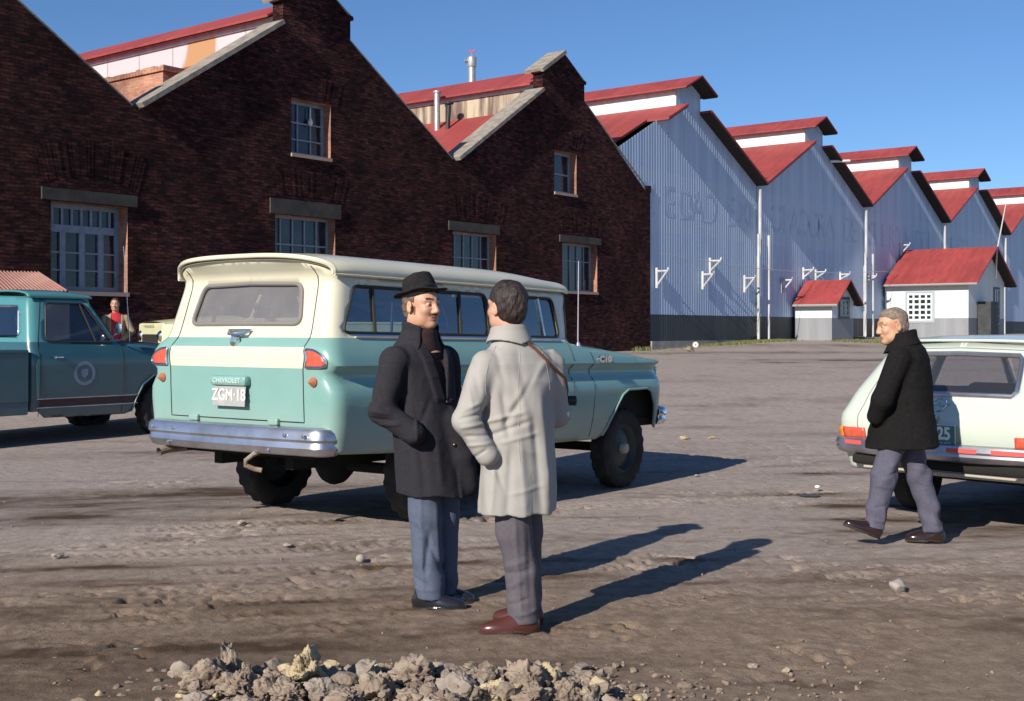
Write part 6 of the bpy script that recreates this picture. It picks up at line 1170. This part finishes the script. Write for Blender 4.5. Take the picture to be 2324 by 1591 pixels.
vh, fh = nets(bodyC, (-.28, -.17, 1.36), (.10, .17, 1.68), .0042); mesh('body', vh, fh, [SKINB, LIP, M('sandy_brow', (.22, .13, .08), .7), EYEW, EYED], c_, True, head_colors(to_head(vh[fh].mean(1), hcC, hC)))
def hairC(p):
    q = to_head(p, hcC, hC); d = ell(q, (-.012, 0, .048), (.109, .084, .091)); d = smin(d, ell(q, (-.055, 0, -.025), (.052, .062, .05)), .04)+noise(np.stack([q[..., 0]*22, q[..., 1]*45, q[..., 2]*45], -1), 66)*.005+.002
    front = np.where(q[..., 2] > .055, q[..., 0]-.055-.3*(q[..., 2]-.055), q[..., 0]-.005+.0*q[..., 2]); front = q[..., 0]-np.interp(q[..., 2], [-.06, .0, .03, .055, .075, .12], [-.028, .008, .018, .045, .085, .11]); front = front+.010*noise(q*np.array([60, 60, 60]), 67)+.012*np.exp(-((np.abs(q[..., 1])-.05)/.018)**2)*(q[..., 2] > .05); return smax(smax(d, front, .032), -.058-q[..., 2], .012)
skel(c_, 'hair', hairC, (-.24, -.15, 1.44), (.10, .15, 1.68), .0042, M('cropped_grey_hair', (.27, .205, .15), .75, c2=(.13, .095, .075), vs=60, bump=(120, .8, .006)))
# ---------------------------------------------------------------- far man by the brick wall
d_ = thing('person', 'man in an open beige jacket and red pullover standing by the brick wall', 'person', ((262-CX)/F*24.2, 24.2, gz((262-CX)/F*24.2, 24.2)))
zt_ = HC+(HY-677)*24.2/F-d_.location.z; sD = zt_/1.745
fD = np.array([.25, -.97]); fD /= np.linalg.norm(fD); rD = np.array([fD[1], -fD[0]])
BEIGE = M('beige_jacket', (.34, .25, .165), .9, c2=(.28, .20, .13), vs=12); REDP = M('red_pullover', (.50, .025, .04), .9, c2=(.42, .02, .035), vs=20)
def swD(p): return loft(p, [(.86, 0, 0, .165, .115), (1.1, 0, 0, .168, .118), (1.32, 0, 0, .178, .115), (1.40, 0, 0, .14, .09), (1.46, 0, 0, .075, .07)], fD, rD, 2.2)
def jkD(p):
    z = p[..., 2]; t = loft(p, [(.80, 0, 0, .20, .150), (1.1, 0, 0, .195, .145), (1.30, 0, 0, .205, .140), (1.385, 0, 0, .175, .115), (1.44, 0, 0, .10, .09)], fD, rD, 2.3)+.006*noise(p*np.array([12, 12, 5]), 95)
    a = p[..., 0]*rD[0]+p[..., 1]*rD[1]; b = p[..., 0]*fD[0]+p[..., 1]*fD[1]; t = smax(t, np.minimum(.085-np.abs(a+.015), 9)*(1)*0+np.where(b > 0, .095-np.abs(a+.02)*1.0, -1), .01)
    sl = rD*.2; al = chain(p, [((sl[0], sl[1], 1.34), .075), ((sl[0]*1.55+.02, sl[1]*1.5, 1.08), .065), ((sl[0]*.9, sl[1]*.9-.12, .93), .058)], .03); ar = chain(p, [((-sl[0], -sl[1], 1.34), .075), ((-sl[0]*1.6, -sl[1]*1.6, 1.08), .065), ((-sl[0]*.9, -sl[1]*.9-.12, .93), .058)], .03)
    return smin(smin(t, al, .02), ar, .02)
def scaled(o): o.scale = (sD,)*3
for nm, fn, lo, hi, m_ in (('pullover', swD, (-.25, -.2, .82), (.25, .2, 1.48), REDP), ('jacket', jkD, (-.48, -.36, .76), (.48, .3, 1.47), BEIGE)): scaled(skel(d_, nm, fn, lo, hi, .012, m_))
hD = hframe((.15, -.99), .05); hcD = (.0, -.02, 1.615)
def bodyD(p): return smin(smin(head_f(to_head(p, hcD, hD)), cap(p, (0, 0, 1.36), (0, 0, .9), .09, .11), .03), smin(cap(p, (-.09, 0, .85), (-.1, 0, .07), .07, .05), cap(p, (.09, 0, .85), (.1, 0, .07), .07, .05), .01), .02)
vh, fh = nets(bodyD, (-.2, -.2, .0), (.2, .2, 1.78), .0075); scaled(mesh('body', vh, fh, [SKIN, LIP, BROW, EYEW, EYED], d_, True, head_colors(to_head(vh[fh].mean(1), hcD, hD))))
def hairD(p):
    q = to_head(p, hcD, hD); d = ell(q, (-.02, 0, .045), (.108, .088, .094)); return smax(smax(d, q[..., 0]-np.interp(q[..., 2], [-.06, .03, .08, .12], [-.03, .01, .055, .08]), .006), -.05-q[..., 2], .006)
scaled(skel(d_, 'hair', hairD, (-.15, -.18, 1.52), (.15, .18, 1.80), .007, BROW))
scaled(skel(d_, 'trousers', lambda p: smax(smin(cap(p, (-.09, 0, .88), (-.1, 0, .07), .10, .085), cap(p, (.09, 0, .88), (.1, 0, .07), .10, .085), .02), .07-p[..., 2], .004), (-.25, -.2, .03), (.25, .2, 1.0), .012, GREYT_))
for s in (-1, 1): scaled(shoe(d_, (.1*s, .06, 0), (.1*s+.05, -.20, 0), 0, [BLACKS, SOLE]))
# ================================================================= CLODS, STONES, ODDS AND ENDS
CLODM = M('dry_clod', (.33, .26, .20), .95, c2=(.16, .115, .085), vs=9, bump=(34, .9, .02)); CLODY = M('yellow_clay', (.48, .39, .235), .95, c2=(.33, .26, .17), vs=8, bump=(34, .9, .02)); CLODG = M('grey_stone', (.33, .275, .23), .9, c2=(.20, .16, .13), vs=8, bump=(30, .7, .015))
STN = M('pale_stone', (.42, .37, .32), .9, c2=(.28, .24, .205), vs=14, bump=(50, .5, .006))
def ico(sub):
    bm = bmesh.new(); bmesh.ops.create_icosphere(bm, subdivisions=sub, radius=1); v = np.array([q.co[:] for q in bm.verts]); f = [[q.index for q in p.verts] for p in bm.faces]; bm.free(); return v, f
ICO4, ICO5, ICO3 = ico(4), ico(5), ico(3)
def rock(name, c, size, mat_, seed, rough=.5, ic=None, sink=.3, rz=0.0, ry=0.0):
    v, f = ic or ICO4; rg = np.random.default_rng(seed); p = v*1.25
    if rough > .25:
        for k in range(16):
            q = rg.normal(size=3); q /= np.linalg.norm(q); h = rg.uniform(.62, .98); e = p@q-h; p = p-np.maximum(e, 0)[:, None]*q*.96
    else: p = v*1.0
    n = fbm(p*1.6+seed*7.7, 3, seed, .5)*rough*.35-np.abs(fbm(p*4.2+seed*3.3, 3, seed+9, .6))*rough*.22+fbm(p*11+seed, 2, seed+5)*rough*.10
    p = p*(1+n)[:, None]*np.array(size); R_ = np.array(Matrix.Rotation(rz, 3, 'Z')@Matrix.Rotation(ry, 3, 'Y')); p = p@R_.T
    o = mesh(name, p, f, mat_, None, True); o.location = (c[0], c[1], c[2]+size[2]*(1-sink)*.9); return o
def gp(px, py, z=0.0):
    Y = F*(HC-z)/(py-HY); return ((px-CX)/F*Y, Y)
# loose stones
def stone(px, py, r, mat_, seed, lab, cat='stone', flat=.8, rough=.45, grp='loose stones on the dirt'):
    x, y = gp(px, py); o = rock('stone', (x, y, gz(x, y)), (r, r*.95, r*flat), mat_, seed, rough, ICO3, .25, seed); return tag(o, lab, cat, grp)
stone(818, 1279, .029, STN, 3, 'pale round stone like a ball lying left of the man in the hat', flat=.98, rough=.07)
stone(2037, 1345, .058, STN, 5, 'large pale rounded stone on the dirt below the walking man', flat=.75, rough=.3)
stone(548, 1200, .040, STN, 6, 'small whitish stone near the dark tyre tracks below the wagon bumper', flat=.55)
stone(652, 1247, .038, STN, 7, 'flat whitish stone left of and above the round ball stone', flat=.3)
stone(128, 1270, .042, STN, 8, 'pale stone in the dark wet tracks at far left', flat=.6)
stone(412, 1538, .045, CLODG, 9, 'rounded grey stone at the left end of the clod heap', flat=.9)
stone(312, 1480, .018, STN, 10, 'small pinkish pebble left of the clod heap', flat=.6)
stone(125, 1495, .03, STN, 11, 'thin pale flake of stone at lower left', flat=.2)
for i, (px, py, r, lab) in enumerate([(1555, 1007, .075, 'left one of two small cream lumps beyond the wagon shadow'), (1618, 1007, .075, 'right one of two small cream lumps beyond the wagon shadow'), (1582, 1080, .03, 'tiny white stone just under the tip of the wagon shadow')]): stone(px, py, r, CLODY if i < 2 else STN, 12+i, lab, flat=.35)
tag(rock('stone', (*gp(1855, 1110)[:2], .012), (.025, .02, .016), M('white_scrap', (.8, .8, .8), .5), 22, .2, ICO3), 'bright white pebble beside the small puddle', 'stone', 'loose stones on the dirt')
x, y = gp(1838, 1124); mb = MB(); mb.add([(x+.10*math.cos(a)*(1+.2*math.sin(3*a)), y+.055*math.sin(a), gz(x, y)+.016) for a in np.linspace(0, 2*math.pi, 21)[:-1]], [tuple(range(20))]); o = mb.build('puddle', M('puddle_water', (.03, .03, .035), .03, spec=.8)); tag(o, kind='structure')
# heap of dug clods along the lower edge
heap = [(470, 1560, .12, .11, .10, 0), (520, 1530, .055, .05, .12, 0), (558, 1530, .035, .03, .055, 1), (540, 1580, .11, .10, .09, 0), (610, 1550, .05, .045, .05, 0), (600, 1585, .07, .06, .07, 0), (690, 1560, .15, .09, .085, 1), (650, 1592, .09, .08, .07, 0), (735, 1588, .08, .07, .07, 2), (790, 1575, .05, .05, .05, 0), (830, 1560, .055, .04, .06, 2), (880, 1535, .055, .05, .07, 0), (860, 1592, .09, .08, .08, 0), (945, 1570, .14, .11, .105, 0), (1010, 1560, .045, .04, .05, 0), (1050, 1592, .09, .08, .07, 2), (1100, 1560, .05, .045, .05, 0), (1130, 1590, .07, .06, .06, 1), (1195, 1572, .13, .10, .10, 0), (1245, 1560, .06, .05, .075, 1), (1280, 1592, .07, .06, .06, 0), (1340, 1596, .05, .045, .04, 2), (1390, 1598, .045, .04, .035, 2), (440, 1598, .07, .06, .05, 2), (925, 1600, .07, .06, .05, 0), (1200, 1605, .08, .07, .06, 0), (780, 1612, .10, .08, .07, 0), (560, 1615, .10, .08, .07, 0), (350, 1612, .05, .05, .04, 0), (1000, 1612, .09, .07, .06, 0)]
kinds = ['brown crumbly clod', 'yellow clay lump', 'grey stony lump']; seen = {}
LBL = ['broad brown clod at the left end of the heap', 'tall pointed brown clod, the highest peak of the heap at left', 'small upright yellowish shard beside the pointed clod', 'brown clod below the pointed peak', 'small round clod in the dark hollow right of the pointed peak', 'brown clod under the dark hollow', 'large slanting yellow clay slab, the brightest lump of the heap', 'brown clod before the yellow clay slab', 'grey lump just right of the yellow slab', 'small brown clod between the yellow slab and the grey shard', 'upright grey shard in the middle of the heap', 'brown knob standing highest in the middle of the heap', 'brown clod under the middle knob', 'big rounded brown clod right of the middle knob', 'little clod right of the big rounded one', 'grey clod low between the two big rounded clods', 'small brown clod left of the right-hand big clod', 'yellowish lump low before the right-hand big clod', 'big brown clod at the right part of the heap', 'upright yellowish lump right of the right-hand big clod', 'brown clod near the right end of the heap', 'grey lump at the right end of the heap', 'small grey lump, the last one at the right', 'grey lump at the lower left of the heap', 'brown clod cut by the lower edge in the middle', 'brown clod cut by the lower edge at right', 'brown clod cut by the lower edge below the yellow slab', 'brown clod cut by the lower edge below the pointed peak', 'small brown clod alone at the far left of the heap', 'brown clod cut by the lower edge right of the middle']
for i, (px, py, a, b2_, c2_, k) in enumerate(heap):
    x, y = gp(px, py+14, .02); o = rock('clod', (x, y, gz(x, y)+.02*(py > 1540)), (a*.95, b2_*.95, c2_*(1.05 if i in (1, 2, 6, 10) else .84)), [CLODM, CLODY, CLODG][k], 31+i, (.95 if k != 2 else .6), ICO5 if a > .06 else ICO4, .42, i*1.3, (.5 if i in (6, 2) else .0)); tag(o, LBL[i], 'clod', 'clods of the dug earth heap')
# fine rubble of the heap
mb = MB(); v3, f3 = ico(2)
def chunk(r, i):
    rg = np.random.default_rng(i); p = v3*1.2
    for k in range(7):
        q = rg.normal(size=3); q /= np.linalg.norm(q); e = p@q-rg.uniform(.5, .95); p = p-np.maximum(e, 0)[:, None]*q
    return p*(1+.16*noise(v3*3.1+i*3.1, i % 50))[:, None]*np.array([r*rg.uniform(.8, 1.3), r, r*rg.uniform(.6, 1)])
for i in range(560):
    px = random.gauss(880, 270); py = 1528+abs(random.gauss(0, 55))
    if px < 400 or px > 1400: continue
    x, y = gp(px, py); r = random.uniform(.008, .022)*(1.9 if random.random() < .22 else 1); mb.add(chunk(r, i)+np.array([x, y, gz(x, y)+r*.4+.01+max(0, (py-1545)/1500)]), f3, random.choices((0, 1, 2), (8, 1, 2))[0])
for i in range(500):
    Y_ = 4.6+random.random()**1.5*9; x = random.uniform(-.45, .45)*Y_; r = random.uniform(.003, .009); mb.add(chunk(r, i)+np.array([x, Y_, gz(x, Y_)+r*.3+.004]), f3, 3)
for i in range(170):
    px = random.gauss(880, 330); py = 1512+random.random()*95
    x, y = gp(px, py); mb.add(chunk(random.uniform(.010, .030), i+900)+np.array([x, y, gz(x, y)+.006]), f3, random.choices((0, 3, 1), (5, 5, 1))[0])
for i in range(1100):
    px = random.gauss(880, 420); py = 1500+random.random()**.6*110
    if px < 60: continue
    x, y = gp(px, py); mb.add(chunk(random.uniform(.004, .011), i)+np.array([x, y, gz(x, y)+.004]), f3, random.choices((0, 3, 2), (3, 5, 1))[0])
o = mb.build('rubble', [CLODM, CLODY, CLODG, M('soil_crumb', (.26, .20, .155), .95, c2=(.17, .125, .09), vs=20)], None, False); tag(o, 'crumbs of earth and pebbles strewn over the dirt', 'rubble', kind='stuff')
# junk by the brick corner
x, y, z = P(1566, 793, 46.5); z = gz(x, y); o = rock('stone', (x, y, z), (.17, .13, .13), CLODM, 71, .5, ICO3); tag(o, 'brown boulder with a rusty axle leaning on it near the brick corner', 'stone')
w_ = thing('axle_with_wheel', 'rusty axle with a small white wheel leaning on a boulder near the brick corner', 'scrap axle', (x, y, z)); w_.scale = (.42,)*3; k = 46.5/F
mb = MB(); mb.tube([(-.05, 0, .18), (.35, .05, .42), (.70, .08, .82)], .07, 8); mb.build('shaft', M('rust', (.25, .10, .05), .9, c2=(.14, .06, .035), vs=8), w_, True)
mb = MB(); mb.lathe([(.001, -.06), (.10, -.07), (.25, -.05), (.27, 0), (.25, .05), (.001, .05)], 24, 'y', (.50, -.0, .62)); mb.build('wheel', M('white_wheel', (.72, .66, .60), .6), w_, True); mb = MB(); mb.lathe([(.001, -.09), (.05, -.08), (.06, -.06)], 12, 'y', (.50, 0, .62)); mb.build('hub', RUBBER, w_, True)
x, y, z = P(1780, 771, 60); o = rock('stone', (x, y, gz(x, y)), (.35, .25, .3), STN, 73, .4, ICO3); tag(o, 'pale boulder lying at the foot of the second warehouse', 'stone')
# grass along the foot of the warehouses
mb = MB()
def tuft(x, y, z, h): 
    for k in range(3):
        a = random.uniform(0, 6.28); w2 = h*.18; lx, ly = random.uniform(-.5, .5)*h, random.uniform(-.5, .5)*h; mb.add([(x-w2*math.cos(a), y-w2*math.sin(a), z-.03), (x+w2*math.cos(a), y+w2*math.sin(a), z-.03), (x+lx, y+ly, z+h)], [(0, 1, 2)], random.randint(0, 1))
for i in range(4200):
    t = random.choice((random.uniform(4, 9.3), random.uniform(9.3, 13), random.uniform(15, 20), random.gauss(7, 3), random.uniform(45, 66))); d = .15+abs(random.gauss(0, .55)); d = d+random.uniform(2.2, 5) if 11.0 < t < 16 else d
    if t > 40: d = random.uniform(5, 12)
    q = FW(t, 0, d); tuft(q[0], q[1], gz(q[0], q[1]), random.uniform(.04, .13))
for i in range(60): q = FW(random.uniform(-1.6, -.5), 0, .1+abs(random.gauss(0, .2))); tuft(q[0], q[1], gz(q[0], q[1]), random.uniform(.05, .2))
o = mb.build('grass', [M('grass_green', (.09, .12, .03), .8), M('grass_dry', (.20, .19, .07), .8)]); tag(o, 'short green grass along the foot of the warehouses', 'grass', kind='stuff')
